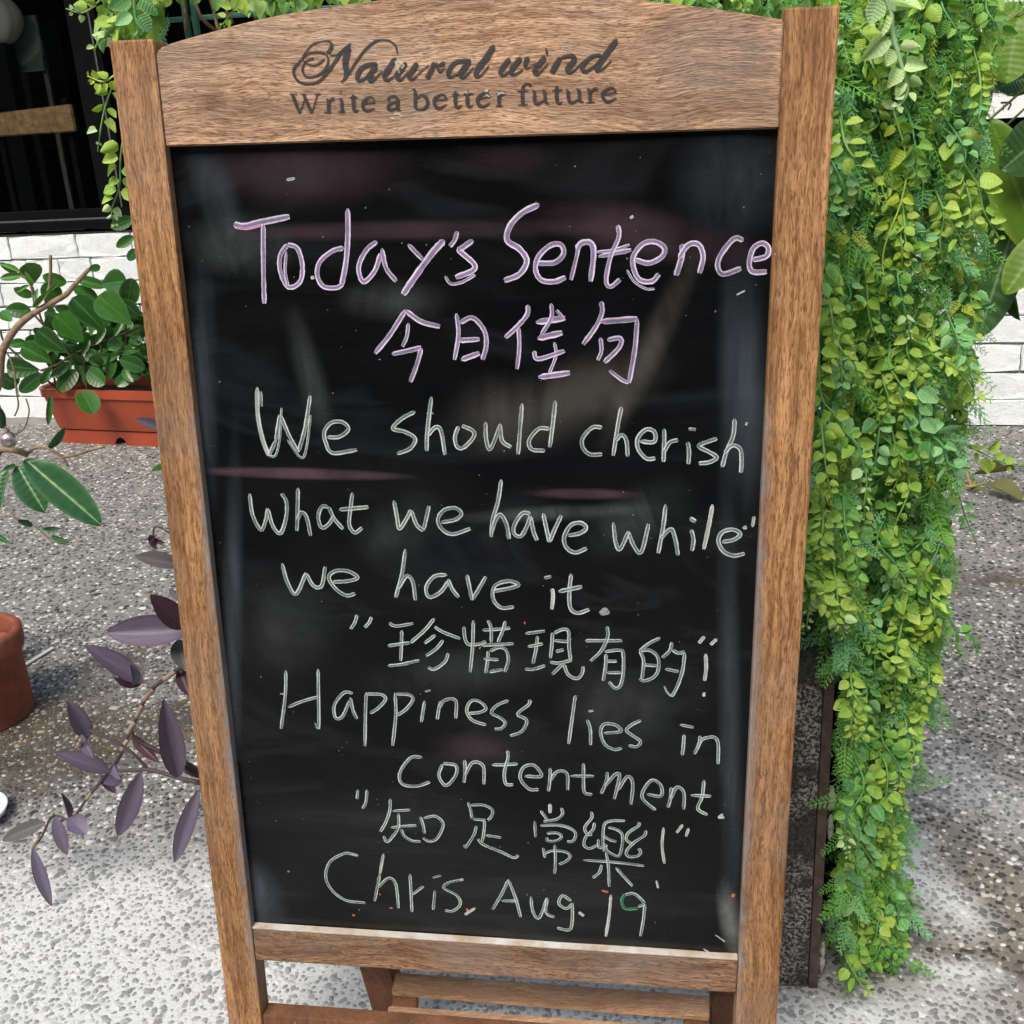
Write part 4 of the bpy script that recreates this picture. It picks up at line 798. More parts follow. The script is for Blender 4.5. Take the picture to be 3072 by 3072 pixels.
cols = ['lime'] * 12 + ['green'] * 9 + ['teal'] * 4
nm = {'lime': 'lime green', 'green': 'mid green', 'teal': 'blue green', 'yellow': 'yellow green'}
SEEN = {}
for i in range(135):
    x, y, bu = curtain(VR, 0, -150, 2800); L = VR.uniform(120, 330); c_ = VR.choice(cols); dx = VR.gauss(0, 30)
    rgt = np.interp(y + L, ROW, RIG); lft = np.interp(y + L, ROW, LEF); xe = min(max(x + dx * 2, lft + 15), rgt + 20)
    Y = .975 - bu - VR.uniform(0, .035)
    if y + L > 2600: Y = max(Y, .90)
    ym = y + L / 2; LVL = [(250, 'the arched top rail'), (620, 'the blank board top'), (880, 'the mauve English line'), (1130, 'the mauve Chinese line'), (1400, 'the first white line'), (1640, 'the second white line'), (1850, 'the third white line'), (2080, 'the quoted Chinese line'), (2330, 'the happiness line'), (2560, 'the last Chinese line'), (9999, 'the dated bottom line')]
    lev = next(t for q_, t in LVL if ym < q_); ff = (x - np.interp(y, ROW, LEF)) / (np.interp(y, ROW, RIG) - np.interp(y, ROW, LEF))
    hor = 'nearest the post' if ff < .25 else 'left of centre' if ff < .5 else 'right of centre' if ff < .75 else 'at the right edge'
    for _t in range(30):
        szc = VR.uniform(.009, .0142); szn = 'small' if szc < .0108 else 'middling' if szc < .0125 else 'large'
        lab = '%s %s-leaved vine %s, level with %s' % (nm[c_], szn, hor, lev)
        if lab in SEEN: lab = '%s %s' % ('longer' if L > SEEN[lab] else 'shorter', lab)
        if lab not in SEEN: break
        c_ = VR.choice(cols)
    SEEN.setdefault(lab, L)
    ye = min(y + L, 2935)
    pts = [(x, y, Y + .03), (x + (xe - x) * .3 + VR.gauss(0, 26), y + (ye - y) * .33, Y), (x + (xe - x) * .6 + VR.gauss(0, 26), y + (ye - y) * .66, Y - .005), (xe, ye, Y)]
    vpx(pts, Y, c_, lab, group='vine strands of the green curtain', size=szc, step=VR.uniform(.0095, .0125), tipcol='pale' if VR.random() < .12 else 'yellow' if c_ == 'lime' and VR.random() < .22 else None)
# the mass of smaller foliage behind and between the strands
def mass(name, mat, items, tmpl, label):
    """items: list of (pos, Ydir, N, w, l); tmpl: (vs, fs, uv)"""
    tv, tf, tu = np.array(tmpl[0]), tmpl[1], np.array(tmpl[2]); n = len(items); nv = len(tv)
    Vv = np.empty((n, nv, 3))
    for i, (p, d, N, w_, l_) in enumerate(items):
        d = d / np.linalg.norm(d); N = N - d * (N @ d); N /= np.linalg.norm(N) + 1e-9; X = np.cross(d, N)
        Vv[i] = p + tv[:, :1] * X * w_ + tv[:, 1:2] * d * l_ + tv[:, 2:] * N * (w_ + l_) / 2
    F = np.array(tf); K = F.shape[1]; Fa = (F[None] + (np.arange(n) * nv)[:, None, None]).reshape(-1, K)
    me = bpy.data.meshes.new(name); me.vertices.add(n * nv); me.vertices.foreach_set('co', Vv.ravel())
    me.loops.add(Fa.size); me.loops.foreach_set('vertex_index', Fa.ravel().astype(np.int32)); me.polygons.add(len(Fa)); me.polygons.foreach_set('loop_start', (np.arange(len(Fa)) * K).astype(np.int32))
    ul = me.uv_layers.new(name='UVMap'); ul.data.foreach_set('uv', np.tile(tu, (n, 1))[Fa.ravel()].ravel())
    me.update(calc_edges=True); me.validate(); o = mobj(me, name, mat); tag(o, label, 'foliage', kind='stuff'); return o
def sprig(lace):
    """flat forked sprig, length 1 along y, made of narrow tapering blades"""
    vs, fs, uv = [], [], []
    def blade(a, b, w_):
        a, b = np.array(a), np.array(b); t = (b - a) / np.linalg.norm(b - a); nn = np.array((-t[1], t[0], 0)); o = len(vs)
        vs.extend([a - nn * w_, a + nn * w_, b + nn * w_ * .55, b - nn * w_ * .55]); uv.extend([(.3, 0), (.7, 0), (.6, 1), (.4, 1)]); fs.append((o, o + 1, o + 2, o + 3))
    blade((0, 0, 0), (0, .5, .02), .012); blade((0, .5, .02), (0, 1, -.05), .010)
    for i, t in enumerate(np.linspace(.15, .93, 8)):
        for sg in (-1, 1):
            L = (.34 if lace else .26) * (1.05 - t * .75); an = .75 if lace else .95
            a = (0, t, 0); b = (sg * L * math.sin(an), t + L * math.cos(an), .04 * (-1) ** i); blade(a, b, .016 if lace else .009)
            for f in ((.5, .85) if lace else (.4, .7, .9)):
                m = [a[j] + (b[j] - a[j]) * f for j in range(3)]
                for s2 in (-1, 1):
                    l2 = L * .35 * (1.2 - f * .6); a2 = sg * an + s2 * .75; blade(m, (m[0] + l2 * math.sin(a2), m[1] + l2 * math.cos(a2), m[2] + .02 * s2), .020 if lace else .008)
    return vs, fs, uv
MR = random.Random(5)
def rnd_item(sz, Yo=(0, .09), edge=0, y0=-150, y1=2940, spread=1.0):
    x, y, bu = curtain(MR, edge, y0, y1); Y = .985 - bu * .9 + MR.uniform(*Yo)
    p = np.array(at(x, y, Y)); 
    if p[2] < .004: p[2] = .004 + MR.random() * .02
    d = np.array((MR.gauss(0, .6) * spread, -abs(MR.gauss(0, .5)), -1 + MR.gauss(0, .5))); N = np.array((MR.gauss(0, .6), -1 + MR.gauss(0, .4), .5 + MR.gauss(0, .5)))
    s_ = sz * MR.uniform(.7, 1.25); return (p, d, N, s_ * .85, s_)
tl = leaf_mesh('t', 'heart', fold=.4, droop=.2, nu=2, nv=5)
massm = leaf_material('curtain_leaf', [(.025, .09, .015), (.08, .22, .03), (.19, .39, .05), (.40, .60, .08), (.19, .40, .15), (.55, .70, .12), (.10, .27, .04), (.36, .57, .22)], (.06, .18, .04), (.22, .42, .15), (.30, .48, .15), .55, .25, island=True, vstr=0)
mass('curtain_leaves', massm, [rnd_item(.0115) for _ in range(5600)] + [rnd_item(.0105, (-.01, .03)) for _ in range(1300)], tl, 'dense mass of small green leaves inside the vine curtain')
fernm = leaf_material('fern_sprig', [(.11, .36, .06), (.23, .52, .08), (.36, .62, .10)], (.08, .3, .06), (.15, .35, .1), None, .55, .2, island=False, vstr=0)
lacem = leaf_material('lace_sprig', [(.17, .48, .17), (.27, .58, .24)], (.13, .42, .12), (.3, .5, .35), None, .55, .2, vstr=0)
yelm = leaf_material('yellow_sprig', [(.36, .52, .05), (.48, .58, .06)], (.25, .42, .05), (.5, .55, .1), None, .55, .2, vstr=0)
sf, sl = sprig(False), sprig(True)
def big(it, k_=1.0): p, d, N, w_, l_ = it; return (p, d, N, l_ * k_, l_)
mass('fern_sprigs', fernm, [big(rnd_item(.040, (-.015, .05), .6), 1.0) for _ in range(1250)], sf, 'fine fern sprigs mixed through the vine curtain')
mass('lace_sprigs', lacem, [big(rnd_item(.034, (-.015, .04), .5), .9) for _ in range(520)], sl, 'blue green lacy sprigs mixed through the vine curtain')
mass('yellow_sprigs', yelm, [big(rnd_item(.026, (-.02, .02), .3, -150, 2000), .9) for _ in range(120)], sl, 'yellow lacy sprigs in the upper vine curtain')
def top_item(sz, x0, x1, y0=-260, y1=125, dens=1):
    x = MR.uniform(x0, x1); y = MR.uniform(y0, y1); p = np.array(at(x, y, MR.uniform(1.0, 1.13)))
    return (p, np.array((MR.gauss(0, .6), -.2, -1 + MR.gauss(0, .5))), np.array((MR.gauss(0, .5), -1, .6 + MR.gauss(0, .4))), sz * .85, sz * MR.uniform(.7, 1.2))
mass('top_leaves', massm, [top_item(.018, 305, 480, -260, 110) for _ in range(150)] + [top_item(.014, 700, 1100, -260, 20) for _ in range(140)] + [top_item(.012, 480, 700, -260, 0) for _ in range(30)] + [top_item(.014, 1100, 2420, -260, 90) for _ in range(700)], tl, 'small leaves along the top of the trellis behind the arch')
mass('top_fern', fernm, [big(top_item(.036, 1900, 2420, -200, 60)) for _ in range(90)], sf, 'fern sprigs along the top of the trellis at the right slope of the arch')
mass('top_lace', lacem, [big(top_item(.022, 440, 520, -100, 100), .9) for _ in range(8)] + [big(top_item(.03, 1950, 2420, -200, 30), .9) for _ in range(30)], sl, 'lacy blue green sprigs along the top of the trellis')

# ------------------------------------------------------------------ red planter and its shrub
fl, fr = on_ground(185, 1328), on_ground(470, 1356)
pa = math.atan2(fr.y - fl.y, fr.x - fl.x); pa = max(pa, R(-11))
pl = empty('planter_box', (0, 0, 0), 'long terracotta red plastic planter box by the white brick wall', 'planter')
pl.matrix_world = Matrix.Translation(fl) @ Matrix.Rotation(pa, 4, 'Z')
PH = at(120, 1160, fl.y).z
redp = plain('terracotta_plastic', (.36, .062, .026), .42, .5, nscale=8, namp=.22, bump=.02, c2=(.27, .05, .024))
def rrect(x0, x1, y0, y1, r_, z, n=4):
    out = []
    for cx, cy, a0_ in ((x1 - r_, y1 - r_, 0), (x0 + r_, y1 - r_, 90), (x0 + r_, y0 + r_, 180), (x1 - r_, y0 + r_, 270)):
        for i in range(n + 1): t = R(a0_ + 90 * i / n); out.append((cx + r_ * math.cos(t), cy + r_ * math.sin(t), z))
    return out
LN, DP = .60, .16
def sec(o, z): return rrect(-.0 - o, LN + o, -o, DP + o, .018 + max(o, 0), z)
rings = [sec(-.004, .045), sec(-.004, .048), sec(.006, .05), sec(.030, PH - .032), sec(.030, PH - .03), sec(.038, PH - .028), sec(.040, PH), sec(.034, PH + .001), sec(.030, PH - .004), sec(.02, PH - .05)]
vs = [p for r_ in rings for p in r_]; n_ = len(rings[0]); fs = [(i * n_ + j, i * n_ + (j + 1) % n_, (i + 1) * n_ + (j + 1) % n_, (i + 1) * n_ + j) for i in range(len(rings) - 1) for j in range(n_)]
raw('box_shell', vs, fs, redp, pl)
nx_ = (on_ground(370, 1333) - fl).length
arc = [(nx_ + .022 * math.cos(t), .0 + .026 * math.sin(t)) for t in np.linspace(0, math.pi, 9)]
prism('base_skirt', [(.004, .0)] + arc[::-1] + [(LN - .004, 0), (LN - .004, .0445), (.004, .0445)], .0, .006, redp, pl, 0)
box('base_end', (.0, .0065, 0), (.006, DP, .0445), redp, pl, .001); box('base_end', (LN - .006, .0065, 0), (LN, DP, .0445), redp, pl, .001)
soil = plain('potting_soil', (.03, .022, .016), .95, .1, nscale=120, namp=.6, bump=.5)
box('soil', (-.012, -.012, PH - .06), (LN + .012, DP + .012, PH - .035), soil, pl, 0)
zz_m = leaf_material('dark_glossy_leaf', [(.028, .105, .018), (.05, .17, .022), (.02, .075, .015)], (.018, .065, .014), (.08, .20, .045), (.06, .17, .05), .27, .12, veins=6, vstr=.04, under=(.06, .13, .06), spec=.5, bumpd=.00018)
zl = [mk_leaf('shrub_leaf', zz_m, 'obovate', fold=.25, droop=.12, nu=4, nv=9), mk_leaf('shrub_leaf', zz_m, 'ellip', fold=.2, droop=.18, nu=4, nv=9), mk_leaf('shrub_leaf', zz_m, 'round', fold=.12, droop=.1, nu=4, nv=9)]
sh = empty('planter_shrub', (fl.x + .3, fl.y + .08, PH - .035), 'bushy plant with thick dark glossy leaves in the red planter', 'shrub'); bpy.context.view_layer.update()
PL = (0, 760); PS = 2.275; YB = fl.y - .02
LV = "575,610,385,420,150;720,540,500,300,165;905,490,670,290,175;460,680,250,530,140;360,750,150,630,130;275,795,40,770,135;287,820,130,950,95;375,770,275,890,60;460,770,345,845,50;525,800,395,935,105;600,800,705,890,110;605,735,780,705,75;770,670,745,860,65;770,670,935,655,62;990,790,820,720,100;560,940,640,1085,140;850,780,900,870,70;720,230,520,170,70;690,210,850,190,150;830,230,790,300,65;870,350,900,180,115;670,330,505,225,90;945,430,830,320,85;240,200,190,75,135;120,130,0,70,45;150,150,0,170,50;455,200,290,160,85;410,310,290,220,115;230,290,95,245,62;215,400,40,380,98;0,400,70,450,70;380,400,325,400,60;490,390,380,375,60;370,520,330,440,80;310,560,235,520,60;180,610,60,620,62;250,600,180,590,80;120,900,15,840,120;345,970,330,1170,40;685,90,610,110,45;560,760,500,690,60;880,590,935,620,32;840,460,780,560,34;720,510,650,620,40;610,590,560,690,40;1000,700,940,600,50;480,500,400,560,60;700,620,640,560,60;820,600,740,650,80;950,560,900,640,70;330,600,300,680,70;880,840,800,900,80;960,840,900,800,80;700,760,640,700,50;560,690,470,640,60"
for q in LV.split(';'):
    a, b, c_, d_, w_ = map(float, q.split(',')); x0_, y0_ = zpx(PL, PS, a, b); x1_, y1_ = zpx(PL, PS, c_, d_)
    big_ = w_ > 128; Y0 = YB - (.09 if big_ else .03) - MR.uniform(0, .03)
    if a > 640 and b < 350: Y0 += .1
    tip = at(x1_, y1_, Y0 - .02); me = zl[0] if big_ and d_ < b else zl[2] if w_ > 100 else zl[1]
    o = place(me, at(x0_, y0_, Y0 + .015), tip, w_ / PS / F * (Y0 + .03) * 1.2, None, roll=MR.uniform(-.35, .35)); o.parent = sh; o.matrix_parent_inverse = Matrix.Translation(-sh.location)
for _ in range(230):      # inner leaves that close the bush
    x_, y_ = MR.uniform(150, 520), MR.uniform(930, 1130); Y0 = YB + MR.uniform(.02, .12)
    if y_ < 960 - 0 and x_ < 250: continue
    b_ = at(x_, y_, Y0); t_ = b_ + Vector((MR.gauss(0, .03), -.02, MR.uniform(-.03, .05))); o = place(zl[1], b_, t_, .045, None, roll=MR.uniform(-1, 1)); o.parent = sh; o.matrix_parent_inverse = Matrix.Translation(-sh.location)
for q, w_, me in (((390, 655, 332, 683), 40, 1), ((392, 708, 350, 741), 32, 1), ((400, 748, 386, 780), 30, 2), ((494, 1395, 455, 1440), 48, 2), ((500, 1492, 427, 1541), 44, 1)):
    o = place(zl[me], at(q[0] + 8, q[1], 2.75), at(q[2], q[3], 2.72), w_ / F * 2.75, None); o.parent = sh; o.matrix_parent_inverse = Matrix.Translation(-sh.location)
stemm = plain('shrub_stem', (.09, .07, .04), .6, .3, nscale=80, namp=.4)
def stem_px(L, Y, r_, mat, parent, name='stem', org=(0, 0), s_=1.0, sides=7):
    pts = [at(org[0] + p[0] / s_, org[1] + p[1] / s_, p[2] if len(p) > 2 else Y) - parent.location for p in L]
    return tube(name, pts, r_, mat, parent, sides, 5)
for L in ([(960, 500), (850, 545), (740, 590), (630, 630), (500, 690), (390, 760), (280, 800)], [(560, 690), (575, 760), (590, 900), (600, 1000)], [(300, 500), (265, 400), (240, 290), (200, 180)], [(380, 900), (300, 500)], [(560, 900), (480, 700), (215, 400)], [(690, 900), (690, 560), (660, 330)], [(850, 900), (860, 560), (840, 330)], [(420, 950), (60, 640), (0, 520)]):
    stem_px(L, YB - .03, .0035, stemm, sh, 'stem', PL, PS)
for L in ([(470, 1120), (455, 950), (430, 750), (410, 640)], [(480, 1150), (495, 1300), (505, 1400), (512, 1490)]): stem_px(L, 2.75, .003, stemm, sh)

# ------------------------------------------------------------------ woody climber hung with a silver bauble, growing from the terracotta pot
bp = on_ground(82, 2150); ring_pt = at(39, 1902, bp.y); RB = .075; cx, cy = bp.x - RB, bp.y; RT = ring_pt.x - cx; HT = ring_pt.z
pot = empty('terracotta_pot', (cx, cy, 0), 'round terracotta pot with a thick rim at the left edge', 'flower pot')
tcm = plain('terracotta', (.30, .085, .045), .75, .25, nscale=38, namp=.45, bump=.3, c2=(.17, .06, .04))
lathe('pot_body', [(0, .0), (RB, .0), (RB + .001, .004), (RB, .018), (RB + .002, .022), (RT - .008, HT - .035), (RT - .007, HT - .034), (RT - .016, HT - .03), (RT - .016, HT - .05), (RT - .02, HT - .06)], tcm, pot, 56)
lathe('rim', [(RT - .0065, HT - .034), (RT - .001, HT - .033), (RT, HT - .028), (RT, HT - .004), (RT - .003, HT), (RT - .012, HT), (RT - .0145, HT - .004), (RT - .0145, HT - .029)], tcm, pot, 56)
lathe('soil', [(0, HT - .045), (RT - .0175, HT - .045)], soil, pot, 30)
YC = 1.38
bark = plain('pale_bark', (.34, .25, .17), .75, .3, nscale=90, namp=.45, bump=.3, c2=(.20, .13, .08))
cl = empty('woody_climber', (cx, cy, HT - .045), 'bare woody climber arching over the left side with big ribbed leaves', 'climber'); bpy.context.view_layer.update()
st = lambda L, r_, org, s_, Y=YC, m=bark: stem_px(L, Y, r_, m, cl, 'branch', org, s_)
c0 = Vector((cx, cy, HT - .05))
pts = [c0, at(-190, 1700, 1.3), at(-90, 1350, YC), at(-15, 1180, YC)] + [at(*zpx(PL, PS, *p), YC) for p in ((0, 860), (10, 700), (45, 610), (110, 510), (200, 430), (320, 355), (440, 290), (500, 225), (605, 110))]
tube('branch', [p - cl.location for p in pts], [.0055, .0055, .0055, .005, .004, .0028], bark, cl, 9, 5)
st([(315, 335), (310, 290), (335, 240), (345, 130), (345, 12)], .0022, PL, PS)
st([(5, 630), (60, 700), (95, 800), (110, 930), (125, 1040), (100, 1110)], .0013, PL, PS)
ZL = (0, 1200); ZS_ = 3.865
st([(-40, 640), (0, 585), (60, 572), (180, 585), (320, 632)], [.0055, .0045], ZL, ZS_); st([(300, 635), (400, 562), (500, 545), (620, 592), (720, 660), (790, 765)], .0022, ZL, ZS_)
st([(735, 665), (900, 630), (1050, 580), (1205, 538)], .0022, ZL, ZS_); st([(-20, 1300), (100, 1340), (230, 1380), (390, 1455), (500, 1545), (620, 1640), (740, 1660), (860, 1590)], .0012, ZL, ZS_)
st([(300, -20), (335, 100), (325, 200), (280, 330), (180, 395)], .0012, ZL, ZS_); st([(-10, 80), (30, 200), (35, 300)], .0010, ZL, ZS_)
st([(20, 870), (120, 790), (200, 760)], .0013, ZL, ZS_, YC, plain('green_petiole', (.35, .48, .10), .5))
# link the lower branch to the main stem, outside the left edge of the view
tube('branch', [at(-90, 1350, YC) - cl.location, at(-60, 1360, YC) - cl.location, at(-12, 1366, YC) - cl.location], .0045, bark, cl, 7, 4)
bigm = leaf_material('ribbed_leaf', [(.028, .10, .04), (.036, .12, .045)], (.022, .08, .035), (.26, .42, .16), (.08, .2, .08), .33, .10, veins=8, vstr=.05, spec=.4, bumpd=.0002)
bl = [mk_leaf('ribbed_leaf', bigm, 'ellip', fold=.22, droop=.12, nu=8, nv=15, wavy=.4), mk_leaf('ribbed_leaf', bigm, 'ovate', fold=.2, droop=.1, nu=8, nv=13, wavy=.3)]
for a, b, c_, d_, w_, i, ro in ((290, 690, 1158, 1425, 440, 0, -.1), (205, 765, 505, 1285, 370, 0, .1), (100, 830, -20, 1260, 150, 1, .9), (185, 760, 20, 820, 80, 1, .6), (565, 555, 745, 345, 115, 0, .5), (375, 1462, 218, 1400, 90, 0, .3), (488, 1485, 672, 1495, 80, 0, .6), (598, 1580, 768, 1640, 82, 0, .5), (-60, 1560, 115, 1662, 80, 1, 0), (30, 330, -40, 60, 130, 0, .4)):
    o = place(bl[i], at(*zpx(ZL, ZS_, a, b), YC - .005), at(*zpx(ZL, ZS_, c_, d_), YC - .03), w_ / ZS_ / F * YC, None, roll=ro); o.parent = cl; o.matrix_parent_inverse = Matrix.Translation(-cl.location)
lgm = leaf_material('young_leaf', [(.10, .26, .05), (.15, .34, .06)], (.06, .2, .04), (.3, .45, .15), None, .4, .25, veins=7, vstr=.15)
yl = mk_leaf('young_leaf', lgm, 'lance', fold=.35, droop=.2, nu=4, nv=8)
for a, b, c_, d_, w_ in ((225, 370, 330, 255, 40), (200, 215, 110, 265, 30), (160, 150, 0, 165, 48), (140, 130, 0, 65, 42), (230, 215, 170, 130, 45), (260, 240, 240, 330, 28), (330, 250, 400, 200, 26), (200, 380, 150, 395, 14)):
    o = place(yl, at(*zpx(PL, PS, a, b), YC), at(*zpx(PL, PS, c_, d_), YC - .01), w_ / PS / F * YC, None, roll=MR.uniform(-.5, .5)); o.parent = cl; o.matrix_parent_inverse = Matrix.Translation(-cl.location)
st([(235, 355), (215, 250), (190, 190), (130, 130)], .0012, PL, PS)
bc = at(26.5, 1319, YC - .02); ba = empty('silver_bauble', tuple(bc), 'crackled silver bauble hanging from the climber', 'bauble')
br_ = 26.6 / F * (YC - .02) * 1.03
k = NT('crackled_silver'); v = k.coord(); vo = k.n('ShaderNodeTexVoronoi'); vo.feature = 'DISTANCE_TO_EDGE'; vo.inputs['Scale'].default_value = 260; k.l(v, vo.inputs['Vector'])
k.col(k.mix(k.ramp(vo.outputs['Distance'], [(.0, 1), (.06, 0)]), (.62, .53, .50), (.22, .15, .14))); k.b.inputs['Metallic'].default_value = .85; k.rough(.28); k.bump(vo.outputs['Distance'], .3, .002)
lathe('ball', [(br_ * math.sin(t) + 1e-5, -br_ * math.cos(t)) for t in np.linspace(0, math.pi, 22)], k.m, ba, 32)
lathe('cap', [(.0001, br_ + .004), (.0032, br_ + .004), (.0035, br_ - .0015)], greybar, ba, 14)
tube('loop', [(0, 0, br_ + .004), (.001, 0, br_ + .012), (-.001, 0, br_ + .03), (-.003, 0, br_ + .075)], .0005, blackm, ba, 5)
# clear plastic bag, strip and saucer near the pot
k = NT('clear_plastic'); k.col((.75, .80, .80)); k.rough(.2); k.set(k.b.inputs['Alpha'], k.ramp(k.noise(k.coord(), 40, 4, .6), [(.35, .28), (.65, .75)])); k.bump(k.noise(k.coord(), 60, 4, .6), .8, .006); clearp = k.m
cp = on_ground(40, 2010); ht_ = at(0, 1775, cp.y).z; rb_ = .045
bg_ = empty('plastic_bag', (cp.x - rb_, cp.y + .01, 0), 'crumpled clear plastic bag behind the terracotta pot', 'bag')
o = lathe('bag_film', [(.001, .001), (rb_ * .92, .001), (rb_, .01), (rb_ * 1.12, ht_ * .35), (rb_ * 1.0, ht_ * .6), (rb_ * .7, ht_ * .85), (rb_ * .35, ht_)], clearp, bg_, 28)
for vv in o.data.vertices: vv.co += Vector((random.gauss(0, .0018), random.gauss(0, .0018), 0))
sa, sb = on_ground(50, 2012, .003), on_ground(159, 1945, .003); dd = (sb - sa).normalized(); pp = Vector((-dd.y, dd.x, 0)) * .0035
o = raw('plastic_strip', [sa - pp, sb - pp, sb + pp, sa + pp] + [q + Vector((0, 0, .0025)) for q in (sa - pp, sb - pp, sb + pp, sa + pp)], [(3, 2, 1, 0), (4, 5, 6, 7), (0, 1, 5, 4), (1, 2, 6, 5), (2, 3, 7, 6), (3, 0, 4, 7)], plain('white_plastic', (.66, .68, .66), .4, .5), None)
tag(o, 'thin white plastic strip lying on the paving right of the pot', 'plastic strip')
sc0 = on_ground(22, 2450, .01); sau = empty('white_saucer', (sc0.x - .056, sc0.y + .0, 0), 'white glossy saucer edge at the far left of the paving', 'saucer')
lathe('dish', [(.0001, .0), (.035, .0), (.046, .008), (.05, .016), (.049, .018), (.044, .010), (.034, .003), (.0001, .003)], plain('white_ceramic', (.80, .82, .84), .2, .6), sau, 40)

# ------------------------------------------------------------------ purple heart plant behind the left post
r3, r4, SS = (0, 1500), (0, 2272), 2.415
ppt = at(1000, 2480, 1.16); pp_ = empty('nursery_pot', (ppt.x, 1.18, 0), 'black nursery pot standing behind the chalkboard', 'flower pot')
lathe('pot_wall', [(.0001, 0), (.05, 0), (.062, .11), (.066, .112), (.066, .12), (.06, .12), (.058, .10)], blk, pp_, 36); lathe('soil', [(.0001, .1), (.058, .1)], soil, pp_, 24)
pur = empty('purple_plant', (ppt.x, 1.18, .1), 'purple leaved plant trailing out from behind the left post of the sign', 'plant'); bpy.context.view_layer.update()
pm = leaf_material('purple_leaf', [(.105, .085, .145), (.16, .14, .215), (.125, .09, .145)], (.18, .165, .235), (.17, .14, .21), (.10, .05, .10), .45, .12, veins=1, vstr=0, spec=.35)
pm2 = leaf_material('maroon_leaf', [(.055, .022, .035), (.085, .035, .055)], (.05, .03, .045), (.10, .05, .07), (.05, .02, .03), .5, .1, veins=1, vstr=0)
pm3 = leaf_material('grey_leaf', [(.10, .10, .115), (.14, .125, .12)], (.085, .08, .075), (.16, .14, .13), (.13, .10, .08), .55, .1, veins=1, vstr=0)
PLf = {m_.name: [mk_leaf('purple_leaf', m_, 'lance', fold=f_, droop=d_, nu=6, nv=10) for f_, d_ in ((.25, .1), (.5, -.1), (.15, .2))] for m_ in (pm, pm2, pm3)}
def pleaf(org, q, w_, m_=pm, Y=1.02, ro=0, v_=0):
    P0 = at(*zpx(org, SS, q[0], q[1]), Y); P1 = at(*zpx(org, SS, q[2], q[3]), Y - .02)
    o = place(PLf[m_.name][v_], P0, P1, w_ / SS / F * Y * 1.32, None, roll=ro); o.parent = pur; o.matrix_parent_inverse = Matrix.Translation(-pur.location)
for a in ((r3, (1320, 480, 975, 400), 110, pm3, 1.05, .4, 0), (r3, (1330, 930, 1098, 692), 150, pm2, 1.0, .2, 0), (r3, (1400, 930, 750, 962), 200, pm, 1.02, .0, 0), (r3, (1040, 1330, 622, 1048), 140, pm, 1.02, .3, 0), (r3, (960, 1345, 925, 1180), 70, pm, 1.0, .6, 1), (r3, (1040, 1320, 830, 1300), 90, pm2, 1.03, -.6, 0),
          (r3, (640, 1730, 500, 1465), 125, pm, 1.02, .2, 0), (r3, (590, 1700, 690, 1870), 80, pm, 1.0, .5, 1), (r3, (1290, 2010, 1190, 1462), 165, pm, .98, 0, 0), (r3, (955, 1700, 1150, 1905), 75, pm2, 1.02, .3, 0), (r4, (800, 110, 415, -38), 125, pm, 1.01, .3, 0), (r4, (885, 150, 760, 180), 90, pm, .99, .2, 2),
          (r4, (830, 50, 890, 165), 60, pm, .99, .8, 1), (r4, (1018, 108, 852, 612), 145, pm, .98, -.15, 2), (r4, (1440, 232, 1242, 806), 120, pm, .96, .1, 2), (r4, (492, 440, 425, 245), 50, pm, 1.0, .5, 1), (r4, (510, 425, 610, 545), 130, pm, .99, 0, 2), (r4, (400, 425, 475, 715), 95, pm, 1.0, .3, 2),
          (r4, (335, 470, -10, 600), 110, pm3, 1.0, .3, 2), (r4, (236, 655, 368, 1100), 92, pm, .97, .2, 2), (r4, (350, 1060, 362, 1195), 26, pm3, .97, .2, 0), (r4, (740, 130, 835, 255), 70, pm2, 1.03, .2, 0), (r3, (1290, 1010, 1340, 1230), 130, pm3, 1.03, .1, 0), (r3, (1300, 1220, 1370, 1420), 90, pm2, 1.03, .2, 0),
          ((0, 700), (1180, 1420, 985, 1342), 60, pm, 1.1, .4, 0), (r3, (1230, 640, 1290, 720), 40, pm3, 1.02, .3, 0), (r4, (1450, 130, 1280, 20), 60, pm2, 1.0, .3, 0)): pleaf(*a)
pst = plain('purple_stem', (.10, .075, .085), .5, .3, nscale=60, namp=.4); pk_ = plain('pink_node', (.30, .20, .185), .6, .3, nscale=150, namp=.3, c2=(.36, .30, .19))
stp = lambda L, r_, org=(0, 0), s_=1.0, Y=1.02, m=pst, nm_='stem': stem_px(L, Y, r_, m, pur, nm_, org, s_)
base = pur.location
main = [(1330, 1200), (1200, 1290), (1100, 1370), (1040, 1460), (980, 1590), (920, 1720), (860, 1870)]
mm = [zpx(r3, SS, *p) for p in main] + [zpx(r4, SS, *p) for p in ((780, 120), (650, 270), (560, 400), (500, 450), (380, 430), (300, 580), (236, 660))]
tube('stem', [Vector((0, 0, 0)), at(800, 1990, 1.1) - base, at(640, 1960, 1.05) - base] + [at(*p, 1.02) - base for p in mm], [.0029, .0026, .0026, .0024, .0018, .0014], pst, pur, 8, 5)
tube('stem', [Vector((0, 0, 0)), at(820, 2420, 1.12) - base] + [at(*zpx(r4, SS, *p), 1.01) - base for p in ((1500, 200), (1300, 150), (1090, 90), (980, 95), (800, 100))], [.003, .003, .0022, .002], pst, pur, 8, 5)
tube('stem', [Vector((0, 0, 0)), at(760, 2350, 1.12) - base] + [at(*zpx(r4, SS, *p), 1.01) - base for p in ((1440, 130), (1290, 50), (1200, -20), (1000, -120), (950, -200))], [.003, .0035, .003, .0015], plain('dark_stem', (.05, .028, .035), .5), pur, 8, 5)
tube('stem', [at(*zpx(r4, SS, *p), 1.015) - base for p in ((1080, 90), (940, -50), (800, -130), (640, -200))], .0018, pst, pur, 7, 5)
